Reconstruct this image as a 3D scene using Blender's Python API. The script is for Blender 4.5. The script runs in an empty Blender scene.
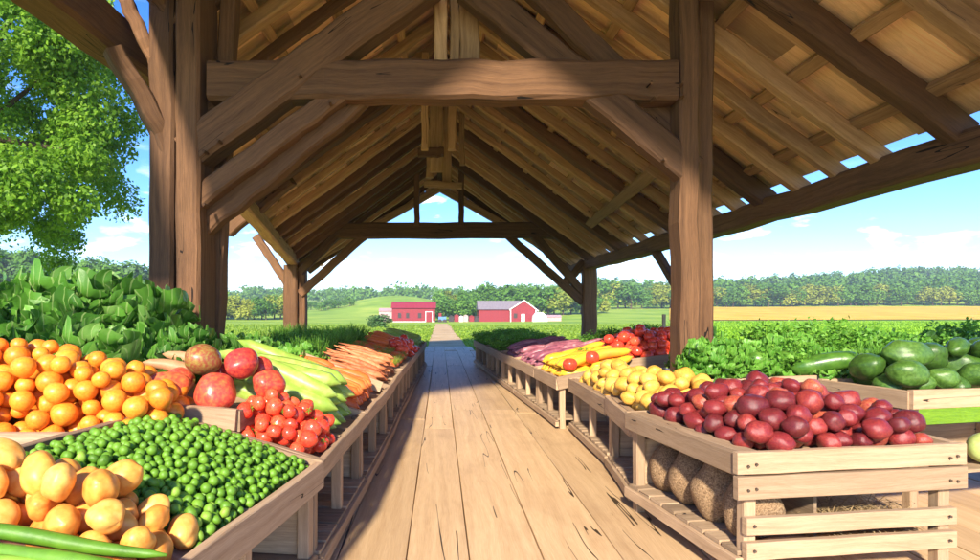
import bpy, math, random
from mathutils import Vector, Matrix, noise as mnoise
random.seed(7)
sc = bpy.context.scene
col = sc.collection
H = 1.6            # eye height above the boardwalk
R = math.radians
U = random.uniform

# ---------------------------------------------------------------- materials
def new_mat(name):
    m = bpy.data.materials.new(name); m.use_nodes = True
    nt = m.node_tree; b = nt.nodes['Principled BSDF']
    return m, nt, b
def nd(nt, typ, **kw):
    n = nt.nodes.new(typ)
    for k, v in kw.items(): setattr(n, k, v)
    return n
def ramp(nt, fac, stops):
    r = nd(nt, 'ShaderNodeValToRGB'); e = r.color_ramp.elements
    while len(e) < len(stops): e.new(0.5)
    for q, (p, c) in zip(e, stops):
        q.position = p; q.color = (*c, 1) if len(c) == 3 else c
    nt.links.new(fac, r.inputs[0]); return r.outputs[0]
def mix(nt, a, b, f, mode='MIX'):
    m = nd(nt, 'ShaderNodeMix', data_type='RGBA', blend_type=mode)
    for s, v in ((m.inputs[0], f), (m.inputs[6], a), (m.inputs[7], b)):
        if hasattr(v, 'node'): nt.links.new(v, s)
        elif isinstance(v, (int, float)): s.default_value = v
        else: s.default_value = (*v, 1)
    return m.outputs[2]
def mth(nt, op, a, b=None, clamp=False):
    m = nd(nt, 'ShaderNodeMath', operation=op, use_clamp=clamp)
    for s, v in ((m.inputs[0], a), (m.inputs[1], b)):
        if v is None: continue
        if hasattr(v, 'node'): nt.links.new(v, s)
        else: s.default_value = v
    return m.outputs[0]
def noi(nt, vec, scale, detail=4, rough=.55, out='Fac'):
    n = nd(nt, 'ShaderNodeTexNoise'); n.inputs['Scale'].default_value = scale
    n.inputs['Detail'].default_value = detail; n.inputs['Roughness'].default_value = rough
    if vec is not None: nt.links.new(vec, n.inputs['Vector'])
    return n.outputs[out]
def scl(nt, vec, s):
    m = nd(nt, 'ShaderNodeMapping'); m.inputs['Scale'].default_value = s
    nt.links.new(vec, m.inputs['Vector']); return m.outputs[0]
def bump(nt, b, h, strength, dist=.02):
    n = nd(nt, 'ShaderNodeBump'); n.inputs['Strength'].default_value = strength
    n.inputs['Distance'].default_value = dist
    nt.links.new(h, n.inputs['Height']); nt.links.new(n.outputs[0], b.inputs['Normal'])

def wood(name, dark, light, crack=.012, rough=.72, tone=.5, bstr=.5, gs=1.0, stain=(.05,.03,.015), stainf=.3):
    m, nt, b = new_mat(name)
    uv = nd(nt, 'ShaderNodeUVMap').outputs[0]
    board = noi(nt, scl(nt, uv, (.031, .031, 1)), 1, 0)
    warp = noi(nt, scl(nt, uv, (.7, 2.5, 1)), 1, 2, out='Color')
    wv = nd(nt, 'ShaderNodeVectorMath', operation='MULTIPLY_ADD')
    nt.links.new(warp, wv.inputs[0]); wv.inputs[1].default_value = (.5, .16, 0); nt.links.new(uv, wv.inputs[2])
    grain = noi(nt, scl(nt, wv.outputs[0], (.9*gs, 22*gs, 1)), 1, 5, .65)
    fib = noi(nt, scl(nt, wv.outputs[0], (8*gs, 230*gs, 1)), 1, 3, .7)
    g = mth(nt, 'ADD', mth(nt, 'MULTIPLY', grain, .58), mth(nt, 'MULTIPLY', fib, .42))
    c = ramp(nt, g, [(.34, dark), (.5, [(a+q)/2 for a, q in zip(dark, light)]), (.66, light)])
    bt = nd(nt, 'ShaderNodeMapRange'); nt.links.new(board, bt.inputs[0])
    bt.inputs[1].default_value = .35; bt.inputs[2].default_value = .65
    bt.inputs[3].default_value = 1-tone*.6; bt.inputs[4].default_value = 1+tone*.5
    vm = nd(nt, 'ShaderNodeVectorMath', operation='SCALE'); nt.links.new(c, vm.inputs[0]); nt.links.new(bt.outputs[0], vm.inputs['Scale'])
    st = noi(nt, scl(nt, uv, (1.1, 2.2, 1)), 1, 6, .62)
    sf = ramp(nt, st, [(.5, (0,0,0)), (.72, (1,1,1))])
    c2 = mix(nt, vm.outputs[0], stain, mth(nt, 'MULTIPLY', sf, stainf))
    # long splitting cracks: thin contour lines of a stretched noise
    cn = noi(nt, scl(nt, uv, (.3, 5.5, 1)), 1, 2, .5)
    line = mth(nt, 'LESS_THAN', mth(nt, 'ABSOLUTE', mth(nt, 'SUBTRACT', cn, .5)), crack*.5)
    mask = mth(nt, 'GREATER_THAN', noi(nt, scl(nt, uv, (.5, 2.5, 1)), 1, 2), .57)
    ck = mth(nt, 'MULTIPLY', line, mask)
    kv = nd(nt, 'ShaderNodeTexVoronoi'); kv.inputs['Scale'].default_value = 1
    nt.links.new(scl(nt, uv, (.5, 2.2, 1)), kv.inputs['Vector'])
    knot = mth(nt, 'LESS_THAN', kv.outputs['Distance'], .03)
    c3 = mix(nt, c2, [q*.12 for q in dark], ck)
    c3 = mix(nt, c3, [q*.45 for q in dark], mth(nt, 'MULTIPLY', knot, .8))
    nt.links.new(c3, b.inputs['Base Color'])
    b.inputs['Roughness'].default_value = rough; b.inputs['Specular IOR Level'].default_value = .3
    bump(nt, b, mth(nt, 'SUBTRACT', g, mth(nt, 'MULTIPLY', ck, 1.5)), bstr, .015)
    return m

def fruit(name, stops, scale=9, rough=.38, bumpy=.1, bscale=40, spots=None, sss=.06, rnd=.5, spec=.4):
    m, nt, b = new_mat(name)
    tc = nd(nt, 'ShaderNodeTexCoord').outputs['Object']
    oi = nd(nt, 'ShaderNodeObjectInfo').outputs['Random']
    off = nd(nt, 'ShaderNodeVectorMath', operation='ADD'); nt.links.new(tc, off.inputs[0])
    cx = nd(nt, 'ShaderNodeCombineXYZ'); nt.links.new(mth(nt, 'MULTIPLY', oi, 37.), cx.inputs[0]); nt.links.new(cx.outputs[0], off.inputs[1])
    n = noi(nt, off.outputs[0], scale, 4)
    f = mth(nt, 'ADD', mth(nt, 'MULTIPLY', n, 1-rnd*.5), mth(nt, 'MULTIPLY', oi, rnd*.5))
    c = ramp(nt, f, stops)
    if spots:
        s = noi(nt, off.outputs[0], bscale*2, 2)
        c = mix(nt, c, spots, mth(nt, 'MULTIPLY', ramp(nt, s, [(.6, (0,0,0)), (.68, (1,1,1))]), .6))
    nt.links.new(c, b.inputs['Base Color'])
    b.inputs['Roughness'].default_value = rough; b.inputs['Specular IOR Level'].default_value = spec
    b.inputs['Subsurface Weight'].default_value = sss; b.inputs['Subsurface Radius'].default_value = (.03, .012, .006)
    bump(nt, b, noi(nt, off.outputs[0], bscale, 3), bumpy, .01)
    return m

def leafm(name, stops, scale=3, rough=.5, trans=.35, rnd=.35, bs=60, veins=False):
    m, nt, b = new_mat(name)
    tc = nd(nt, 'ShaderNodeTexCoord').outputs['Object']
    oi = nd(nt, 'ShaderNodeObjectInfo').outputs['Random']
    gi = nd(nt, 'ShaderNodeNewGeometry').outputs['Random Per Island']
    n = noi(nt, tc, scale, 4)
    f = mth(nt, 'ADD', mth(nt, 'MULTIPLY', n, .55), mth(nt, 'ADD', mth(nt, 'MULTIPLY', gi, .45-.3*rnd), mth(nt, 'MULTIPLY', oi, .3*rnd)))
    c = ramp(nt, f, stops)
    hgt = noi(nt, tc, bs, 3)
    if veins:
        sx = nd(nt, 'ShaderNodeSeparateXYZ'); nt.links.new(nd(nt, 'ShaderNodeUVMap').outputs[0], sx.inputs[0])
        a = mth(nt, 'ABSOLUTE', sx.outputs[0])
        mid = mth(nt, 'LESS_THAN', a, .07)
        sd = mth(nt, 'SINE', mth(nt, 'MULTIPLY', mth(nt, 'SUBTRACT', sx.outputs[1], mth(nt, 'MULTIPLY', a, .28)), 44.))
        side = mth(nt, 'MULTIPLY', mth(nt, 'GREATER_THAN', sd, .93), .45)
        vn = mth(nt, 'MAXIMUM', mth(nt, 'MULTIPLY', mid, .7), side)
        c = mix(nt, c, (.42,.55,.2), vn)
        hgt = mth(nt, 'ADD', mth(nt, 'MULTIPLY', hgt, .6), mth(nt, 'MULTIPLY', sd, -.25))
    nt.links.new(c, b.inputs['Base Color']); b.inputs['Roughness'].default_value = rough
    b.inputs['Specular IOR Level'].default_value = .35
    bump(nt, b, hgt, .35, .012)
    tr = nd(nt, 'ShaderNodeBsdfTranslucent'); nt.links.new(c, tr.inputs[0])
    mx = nd(nt, 'ShaderNodeMixShader'); mx.inputs[0].default_value = trans
    nt.links.new(b.outputs[0], mx.inputs[1]); nt.links.new(tr.outputs[0], mx.inputs[2])
    nt.links.new(mx.outputs[0], nt.nodes['Material Output'].inputs[0])
    return m

M = {}
M['timber']  = wood('timber', (.06,.027,.012), (.175,.088,.04), .008, .8, .45, .7)
M['timber2'] = wood('timber_light', (.25,.13,.058), (.54,.33,.165), .007, .8, .5, .6)
M['roofwood'] = wood('roof_boards', (.62,.34,.17), (.88,.6,.35), .003, .85, .75, .5, 1.3, stainf=.35)
M['crate']   = wood('crate_wood', (.26,.165,.092), (.45,.32,.2), .005, .75, .45, .35, 1.3, (.12,.08,.05), .25)
M['shelfwood'] = wood('shelf_wood', (.24,.155,.09), (.48,.35,.22), .006, .75, .5, .35, 1.3, (.1,.07,.04), .3)
M['floor']   = wood('floor_planks', (.47,.3,.15), (.7,.49,.27), .013, .55, .22, .3, .6, (.24,.13,.06), .28)
M['bark']    = wood('bark', (.05,.035,.022), (.14,.1,.07), .03, .95, .3, 1)

# ---------------------------------------------------------------- mesh builder
class MB:
    def __init__(s): s.v=[]; s.f=[]; s.uv=[]; s.k=random.randint(0, 200)
    def off(s):
        return U(0, 900), U(0, 900)
    def face(s, idx, uvs): s.f.append(idx); s.uv.extend(uvs)
    def beam(s, p0, p1, w, t, up=(0,0,1), seg=1, jit=0, ch=.12, taper=1.0, bow=0):
        """hewn timber: width w (sideways), thickness t (along up), chamfered edges"""
        p0=Vector(p0); p1=Vector(p1); d=(p1-p0); L=d.length; d/=L
        up=Vector(up); sd=d.cross(up)
        if sd.length<1e-4: sd=d.cross(Vector((1,0,0)))
        sd.normalize(); up=sd.cross(d).normalized()
        c=min(w,t)*ch; a=w/2; b=t/2
        prof=[(-a+c,-b),(a-c,-b),(a,-b+c),(a,b-c),(a-c,b),(-a+c,b),(-a,b-c),(-a,-b+c)]
        per=[0]
        for i in range(8):
            q=prof[i]; r=prof[(i+1)%8]; per.append(per[-1]+math.hypot(q[0]-r[0],q[1]-r[1]))
        ou,ov=s.off(); base=len(s.v)
        jx=[U(-jit,jit) for _ in range(seg+1)]; jz=[U(-jit,jit) for _ in range(seg+1)]
        for i in range(seg+1):
            f=i/seg; c0=p0+d*L*f+up*bow*math.sin(math.pi*f); k=1+(taper-1)*f
            for (x,y) in prof:
                q=c0+sd*(x*k+jx[i]+U(-jit,jit)*.4)+up*(y*k+jz[i]+U(-jit,jit)*.4)
                s.v.append(q)
        for i in range(seg):
            for j in range(8):
                A=base+i*8+j; B=base+i*8+(j+1)%8
                u0=ou+L*i/seg; u1=ou+L*(i+1)/seg
                s.face((A,B,B+8,A+8),[(u0,ov+per[j]),(u0,ov+per[j+1]),(u1,ov+per[j+1]),(u1,ov+per[j])])
        s.face(tuple(base+j for j in range(7,-1,-1)),[(ou+prof[j][0]*.2,ov+prof[j][1]) for j in range(7,-1,-1)])
        e=base+seg*8
        s.face(tuple(e+j for j in range(8)),[(ou+prof[j][0]*.2,ov+prof[j][1]) for j in range(8)])
        return s
    def tube(s, pts, rad, n=8):
        base=len(s.v); ou,ov=s.off(); L=0
        for i,p in enumerate(pts):
            p=Vector(p); a=Vector(pts[max(i-1,0)]); b=Vector(pts[min(i+1,len(pts)-1)]); d=(b-a).normalized()
            sd=d.cross(Vector((.31,.2,.93))).normalized(); u2=sd.cross(d)
            for j in range(n):
                an=2*math.pi*j/n; s.v.append(p+(sd*math.cos(an)+u2*math.sin(an))*rad[i])
        for i in range(len(pts)-1):
            l=(Vector(pts[i+1])-Vector(pts[i])).length
            for j in range(n):
                A=base+i*n+j; B=base+i*n+(j+1)%n
                s.face((A,B,B+n,A+n),[(ou+L,ov+j*.05),(ou+L,ov+j*.05+.05),(ou+L+l,ov+j*.05+.05),(ou+L+l,ov+j*.05)])
            L+=l
        s.face(tuple(base+j for j in range(n-1,-1,-1)),[(ou,ov)]*n)
        e=base+(len(pts)-1)*n; s.face(tuple(e+j for j in range(n)),[(ou,ov)]*n)
        return s
    def quad(s,a,b,c,d):
        base=len(s.v); s.v+= [Vector(a),Vector(b),Vector(c),Vector(d)]; ou,ov=s.off()
        lu=(Vector(b)-Vector(a)).length; lv=(Vector(d)-Vector(a)).length
        s.face((base,base+1,base+2,base+3),[(ou,ov),(ou+lu,ov),(ou+lu,ov+lv),(ou,ov+lv)]); return s
    def add(s, verts, faces, mat=None, uvs=None):
        base=len(s.v); s.v += [ (mat@v if mat else v) for v in verts ]
        for f in faces: s.face(tuple(base+i for i in f), [uvs[i] for i in f] if uvs else [(0,0)]*len(f))
        return s
    def mesh(s, name, mat, origin=(0,0,0), smooth=False):
        me=bpy.data.meshes.new(name); o=Vector(origin)
        me.from_pydata([tuple(v-o) for v in s.v],[],s.f)
        uv=me.uv_layers.new(name='UVMap')
        flat=[c for p in s.uv for c in p]; uv.data.foreach_set('uv',flat)
        me.materials.append(mat)
        if smooth: me.shade_smooth()
        me.update(); return me
    def build(s, name, mat, parent=None, smooth=False, loc=None):
        """loc given: own origin there. parent: an unrotated thing at parent.location"""
        o = parent['_o'] if parent is not None and '_o' in parent else (0,0,0)
        org = loc if loc is not None else o
        me=s.mesh(name,mat,org,smooth); ob=bpy.data.objects.new(name,me); col.objects.link(ob)
        if parent is not None:
            ob.parent=parent; ob.location=Vector(org)-Vector(o)
        else: ob.location=Vector(org)
        ob['_o']=list(org)
        return ob
def empty(name, loc):
    o=bpy.data.objects.new(name,None); col.objects.link(o); o.location=loc; o['_o']=list(loc); o.empty_display_size=.1; return o
def tag(o,label,cat,group=None):
    o['label']=label; o['category']=cat
    if group: o['group']=group
    return o
def struct(o,label=None):
    o['kind']='structure'
    if label: o['label']=label
    return o
def place(me,name,loc,label,cat,group=None,rot=(0,0,0),sc_=1,rotm=None):
    o=bpy.data.objects.new(name,me); col.objects.link(o); o.location=loc
    if rotm is not None: o.rotation_euler=rotm.to_euler()
    else: o.rotation_euler=rot
    o.scale=(sc_,)*3 if isinstance(sc_,(int,float)) else sc_
    return tag(o,label,cat,group)
# ---------------------------------------------------------------- land
def lerp(a,b,t): return a+(b-a)*t
def ss(x,a,b):
    t=max(0,min(1,(x-a)/(b-a))); return t*t*(3-2*t)
def gs(x,c,w): return math.exp(-((x-c)/w)**2)
def pw(y,pts):
    for (a,za),(b,zb) in zip(pts,pts[1:]):
        if y<=b: return lerp(za,zb,max(0,(y-a)/(b-a)))
    return pts[-1][1]
def land(x,y):
    if y<1: y=1
    t=x/max(y,20); r=ss(t,.04,.3)
    l=ss(-t,.34,.72)
    m=pw(y,[(0,-.15),(35,-.15),(170,-1.7),(205,-1.4),(320,1.2),(600,10),(1300,24)])
    rr=pw(y,[(0,-.15),(35,-.15),(170,-1.5),(185,-1.3),(320,2.9),(600,15+15*ss(t,.35,.85)),(1300,24+16*ss(t,.35,.85))])
    z=lerp(m,rr,r)
    z+= l*9.5*ss(y,55,165)
    z+= 7.5*gs(t,-.07,.09)*ss(y,230,350)*(1-ss(y,360,460))
    return z+.25*mnoise.noise(Vector((x*.02,y*.02,0)))*ss(y,40,100)
# grid with fine steps near, coarse far
ys=[-60,-30,-10,0]+[5*i for i in range(1,24)]+[120+8*i for i in range(1,40)]+[440+25*i for i in range(1,40)]
ts=[i/60 for i in range(-110,111)]
mb=MB(); n=len(ts)
for y in ys:
    for t in ts:
        x=t*(max(y,0)+60); mb.v.append(Vector((x,y,land(x,y) if y>0 else -.15)))
for i in range(len(ys)-1):
    for j in range(n-1):
        a=i*n+j; mb.face((a,a+1,a+1+n,a+n),[(0,0)]*4)
def groundmat(name, stops, sx=.05, fine=6, bstr=.6):
    m,nt,b=new_mat(name)
    tc=nd(nt,'ShaderNodeTexCoord').outputs['Object']
    a=noi(nt,tc,sx,5); f=noi(nt,tc,fine,5,.7)
    s=mth(nt,'ADD',mth(nt,'MULTIPLY',a,.6),mth(nt,'MULTIPLY',f,.4))
    nt.links.new(ramp(nt,s,stops),b.inputs['Base Color']); b.inputs['Roughness'].default_value=.9
    b.inputs['Specular IOR Level'].default_value=.1
    bump(nt,b,f,bstr,.1); return m
M['grass']=groundmat('meadow',[(.38,(.16,.28,.025)),(.5,(.27,.42,.04)),(.62,(.42,.5,.07))])
M['wheat']=groundmat('ripe_wheat',[(.38,(.6,.36,.03)),(.62,(.8,.54,.07))],.08,3)
M['crop']=groundmat('crop_soil',[(.38,(.17,.34,.012)),(.62,(.34,.56,.025))],.1,3)
M['dirt']=groundmat('dirt',[(.38,(.46,.31,.15)),(.62,(.64,.47,.25))],.5,8)
g=mb.build('meadow_ground',M['grass'],smooth=True); struct(g,'bright green meadow rolling away to the far woods')
def sheet(name,mat,fx0,fx1,y0,y1,ny,nx,dz):
    mb=MB()
    for i in range(ny+1):
        y=lerp(y0,y1,i/ny)
        for j in range(nx+1):
            x=lerp(fx0(y),fx1(y),j/nx); mb.v.append(Vector((x,y,land(x,y)+dz)))
    for i in range(ny):
        for j in range(nx):
            a=i*(nx+1)+j; mb.face((a,a+1,a+2+nx,a+1+nx),[(0,0)]*4)
    return mb.build(name,mat,smooth=True)
o=sheet('wheat_field',M['wheat'],lambda y:y*.37,lambda y:y*1.6,178,322,60,90,.25); struct(o,'ripe golden wheat field behind the green crop')
o=sheet('crop_field',M['crop'],lambda y:y*.36+1,lambda y:y*1.7,9,177,90,70,.06); struct(o,'vivid green crop field to the right of the pavilion')
# trodden path that carries the boardwalk's line on to the barns
o=sheet('dirt_path',M['dirt'],lambda y:-.55-.004*(y-24),lambda y:1.2+.004*(y-24),27,125,90,4,.03); struct(o,'pale trodden path leading on from the boards')

# ---------------------------------------------------------------- boardwalk: wide planks running away from the eye
mb=MB(); x=-5.6
while x<6.0:
    w=U(.36,.56); y=-4+U(-1.5,0)
    while y<24.5:
        L=U(5.,9.); y1=min(y+L,24.6+U(0,.15))
        if y1-y>.4: mb.beam((x+w/2,y+.004,-.04+U(-.003,.003)),(x+w/2,y1-.004,-.04+U(-.003,.003)),w-U(.004,.012),.08,seg=6,jit=.0025,ch=.05)
        y=y1
    x+=w
o=mb.build('plank_floor',M['floor']); struct(o,'worn pale plank floor of the market aisle')
mb=MB(); x=-.62
while x<1.35:
    w=.4; mb.beam((x+w/2,24.8,-.05),(x+w/2,27.6+U(0,.3),-.07),w-.01,.08,seg=2,jit=.003,ch=.05); x+=w
o=mb.build('boardwalk',M['floor']); struct(o,'narrow plank walk leaving the far end of the pavilion')

# ---------------------------------------------------------------- pavilion
def P(px,py,d): return Vector(((px-440)/620*d, d, H-(py-310)/620*d))
RZ=5.4; S=.72
def roofz(x): return H+RZ-S*abs(x)
barn=empty('timber_pavilion',(0,14,0)); tag(barn,'open sided timber pavilion with gabled board roof over the produce aisle','pavilion')
def tb(name,p0,p1,w,t,mat='timber',up=(0,0,1),seg=8,jit=.012,**k):
    return MB().beam(p0,p1,w,t,up,seg,jit,**k).build(name,M[mat],barn)
Yv=(0,1,0)
# right front posts (two timbers side by side)
tb('post',(2.58,6.55,-.02),(2.58,6.55,roofz(2.58)-.1),.2,.34,up=Yv,seg=14)
tb('post',(2.8,6.68,-.02),(2.8,6.68,roofz(2.83)-.1),.18,.28,up=Yv,seg=14)
# left front posts
tb('post',(-2.88,6.55,-.02),(-2.88,6.55,roofz(2.6)+.1),.26,.34,up=Yv,seg=14)
tb('post',(-2.59,6.62,-.02),(-2.59,6.62,roofz(2.6)+.1),.25,.56,up=Yv,seg=14)
tb('post',(-2.56,6.9,-.02),(-2.33,6.9,roofz(2.3)-.1),.17,.2,'timber',up=Yv,seg=12)
# front collar
tb('collar_beam',(-2.4,6.52,3.98),(2.46,6.52,3.98),.3,.41,seg=16,jit=.014)
# front braces
def br(a,b,da,db,wpx,t=.2,mat='timber',name='brace',bow=0):
    p=P(*a,da); q=P(*b,db); return tb(name,p,q,t,wpx/620*(da+db)/2,mat,up=(0,0,1),seg=12,jit=.012,bow=bow)
br((690,172),(466,-14),6.5,6.5,30,.22)
br((690,146),(528,-16),6.75,6.75,22,.18)
br((190,156),(432,-22),6.53,6.53,36,.36)
br((190,210),(352,88),6.56,6.56,20,.34)
br((190,236),(360,98),6.66,6.66,24,.2)
br((196,124),(292,68),6.7,6.7,20,.2)
# oak pegs driven through the joints of the front frame
for (px,py,d) in ((205,152,6.3),(219,141,6.3),(205,205,6.32),(330,103,6.34),(664,160,6.36),(655,98,6.3),(650,84,6.3),(300,76,6.32),(682,84,6.34),(683,96,6.34)):
    c=P(px,py,d); MB().beam(c+Vector((0,.1,0)),c-Vector((0,.045,0)),.03,.03,up=(0,0,1),ch=.3).build('peg',M['timber'],barn)
# uprights above the front collar
for px,w in ((441,.14),(470,.22),(455,.1)):
    x=(px-440)/620*6.7; tb('upright',(x,6.85,4.2),(x,6.85,roofz(x)-.25),w,.14,'timber2',up=Yv)
# eaves plates
tb('eaves_plate',(5.02,1.9,3.11),(5.0,24.4,3.11),.34,.34,seg=24,jit=.02)
tb('eaves_plate',(-3.68,1.9,4.5),(-3.45,8.3,4.5),.42,.46,seg=10,jit=.02)
tb('eaves_plate',(-3.5,8.4,4.0),(-5.0,21.4,3.22),.3,.34,'timber2',seg=14,jit=.02)
# outrigger struts of the left plate
br((119,-14),(171,96),6.4,6.5,13,.16)
br((112,50),(176,176),6.2,6.55,17,.2,bow=.06)
br((148,-10),(176,26),6.4,6.5,12,.16)
# outer posts carrying the plates
for (x,y,zt) in ((5.0,12.9,3.05),(5.0,20.8,3.05),(-4.98,20.8,3.1),(-4.66,21.0,3.2)):
    tb('post',(x,y,-.1),(x,y,zt),.46 if abs(x)>4.7 and y>20 else .26,.4 if y>20 else .26,up=Yv,seg=10)
tb('post',(5.05,3.3,-.1),(5.05,3.3,3.05),.34,.34,up=Yv,seg=8)
# braces along the right plate
tb('brace',(5,13.1,2.1),(5,14.5,3.05),.16,.18,seg=5); 
# far tie and its braces
tb('tie_beam',(-4.9,20.8,4.26),(4.9,20.8,4.26),.4,.52,seg=18,jit=.015)
for a,b in (((336,236),(300,272)),((364,236),(300,294)),((256,236),(291,288)),((508,236),(583,302)),((534,236),(590,300)),((566,282),(584,262))):
    br(a,b,20.75+U(-.1,.1),20.75+U(-.1,.1),8,.2,'timber',bow=0)
# studs on the far tie and pendant posts under the ridge
for px,w in ((417,5.5),(461,5.5)):
    x=(px-440)/620*20.7; tb('stud',(x,20.65,4.4),(x,20.65,roofz(x)-.15),w/620*20.7,.16,'timber',up=Yv)
for px,d,y0,w in ((436,14.2,172,.3),(447,15.5,185,.22),(430,17.2,178,.2),(452,12.6,150,.16),(425,12.2,150,.14),(462,15,165,.12)):
    x=(px-440)/620*d; tb('pendant_post',(x,d,P(px,y0,d).z),(x,d,roofz(x)-.15),w,.18,'timber2',up=Yv)
tb('pendant_crosspiece',P(418,153,14.0),P(444,152,14.0),.16,.2,'timber'); tb('pendant_crosspiece',P(424,184,15.2),P(462,186,15.2),.14,.16,'timber2')
tb('ridge_beam',(0,2.1,roofz(0)-.3),(0,24.2,roofz(0)-.3),.2,.32,seg=20,jit=.012)
# long struts lying under the slopes
def onroof(px,py,dz=.2):
    ax=abs(px-440)/620; h=(310-py)/620; d=(RZ-dz)/(h+S*ax); return P(px,py,d)
tb('strut',onroof(591,223),onroof(654,171),.24,.2,'timber2',up=(.58,0,.81))
tb('strut',onroof(228,232,.25),onroof(292,180,.25),.3,.24,'timber',up=(-.58,0,.81))
# rafters
def edgeL(y): return pw(y,[(0,2.95),(8.3,2.95),(10.5,3.75),(20.8,5.15),(30,5.15)])
y=2.2; k=1  # first rafters lie out of view, under roof added forward for its shade
while y<24.1:
    for sg in (1,-1):
        xe=4.98 if sg>0 else edgeL(y)
        w=U(.13,.2)*(1.5 if k%4==1 else 1); t=U(.16,.2)*(1.5 if k%4==1 else 1)
        yj=y+U(-.08,.08); dz=-.16
        tb('rafter',(sg*.06,yj,roofz(.06)+dz),(sg*xe,yj+U(-.15,.15),roofz(xe)+dz),w,t,'timber' if k%4==1 or (sg<0 and random.random()<.25) else 'timber2',up=(sg*.58,0,.81),seg=10,jit=.014)
    y+=U(.82,1.02); k+=1
# purlins on top of the rafters
for sg in (1,-1):
    for xx in (.7,1.5,2.3,3.1,3.9,4.6):
        if sg<0 and xx>2.9:
            y0=next(q for q in [2.1+.5*i for i in range(60)] if edgeL(q)>xx+.1)
        else: y0=2.1
        tb('purlin',(sg*xx,y0,roofz(xx)-.02),(sg*xx,24.2,roofz(xx)-.02),.14,.09,'timber2',up=(sg*.58,0,.81),seg=16,jit=.012)
# roof skin: lapped boards/shakes seen from below, sealed by a deck above
mb=MB()
for sg in (1,-1):
    y=1.95  # front edge carried forward out of view to shade the front frame
    while y<24.2:
        w=U(.42,.62)
        yc=y+w/2; xe=(5.02 if sg>0 else edgeL(yc)+.12)
        x=0.0
        while x<xe-.05:
            L=U(.9,1.5); x1=min(x+L,xe)
            a=U(.0,.022); dz=.055+U(0,.02)
            mb.beam((sg*(x-.04),yc,roofz(0)-S*(x-.04)+dz+a),(sg*x1,yc+U(-.01,.01),roofz(0)-S*x1+dz+U(0,.02)),w+.03,.022,up=(sg*.58,0,.81),ch=.1)
            x=x1
        y+=w
mb.build('roof_boards',M['roofwood'],barn)
mb=MB()
for sg in (1,-1):
    yy=[1.9+ .5*i for i in range(45)]+[24.2]  # covering follows the unseen front extension that blocks sun from the collar
    for a,b in zip(yy,yy[1:]):
        xa=5.03 if sg>0 else edgeL(a)+.15; xb=5.03 if sg>0 else edgeL(b)+.15
        for dz in (.14,.2):
            q=[(0,a,roofz(0)+dz),(sg*xa,a,roofz(xa)+dz),(sg*xb,b,roofz(xb)+dz),(0,b,roofz(0)+dz)]
            if sg<0: q.reverse()
            mb.quad(*q)
mb.build('roof_covering',M['timber'],barn)
# far gable: boarding above an arched opening
mb=MB(); xg=-4.9
while xg<4.9:
    w=U(.28,.36); xc=xg+w/2; zt=roofz(xc)+.02
    zb=H+24/620*(120-.55*abs(xc)/24*620)*1.0
    zb=H+4.68-.57*abs(xc)
    if abs(xc)>4.3: zb=min(zb,roofz(xc)-.3)
    if zt-zb>.08: mb.beam((xc,24.05,zb),(xc,24.05,zt),w-.01,.04,up=Yv,ch=.1)
    xg+=w
mb.build('gable_boards',M['roofwood'],barn)
for sg in (1,-1):
    tb('gable_rafter',(0,23.9,H+4.7),(sg*4.9,23.9,H+4.7-.57*4.9),.2,.26,'timber2',up=(sg*.5,0,.86))
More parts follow.
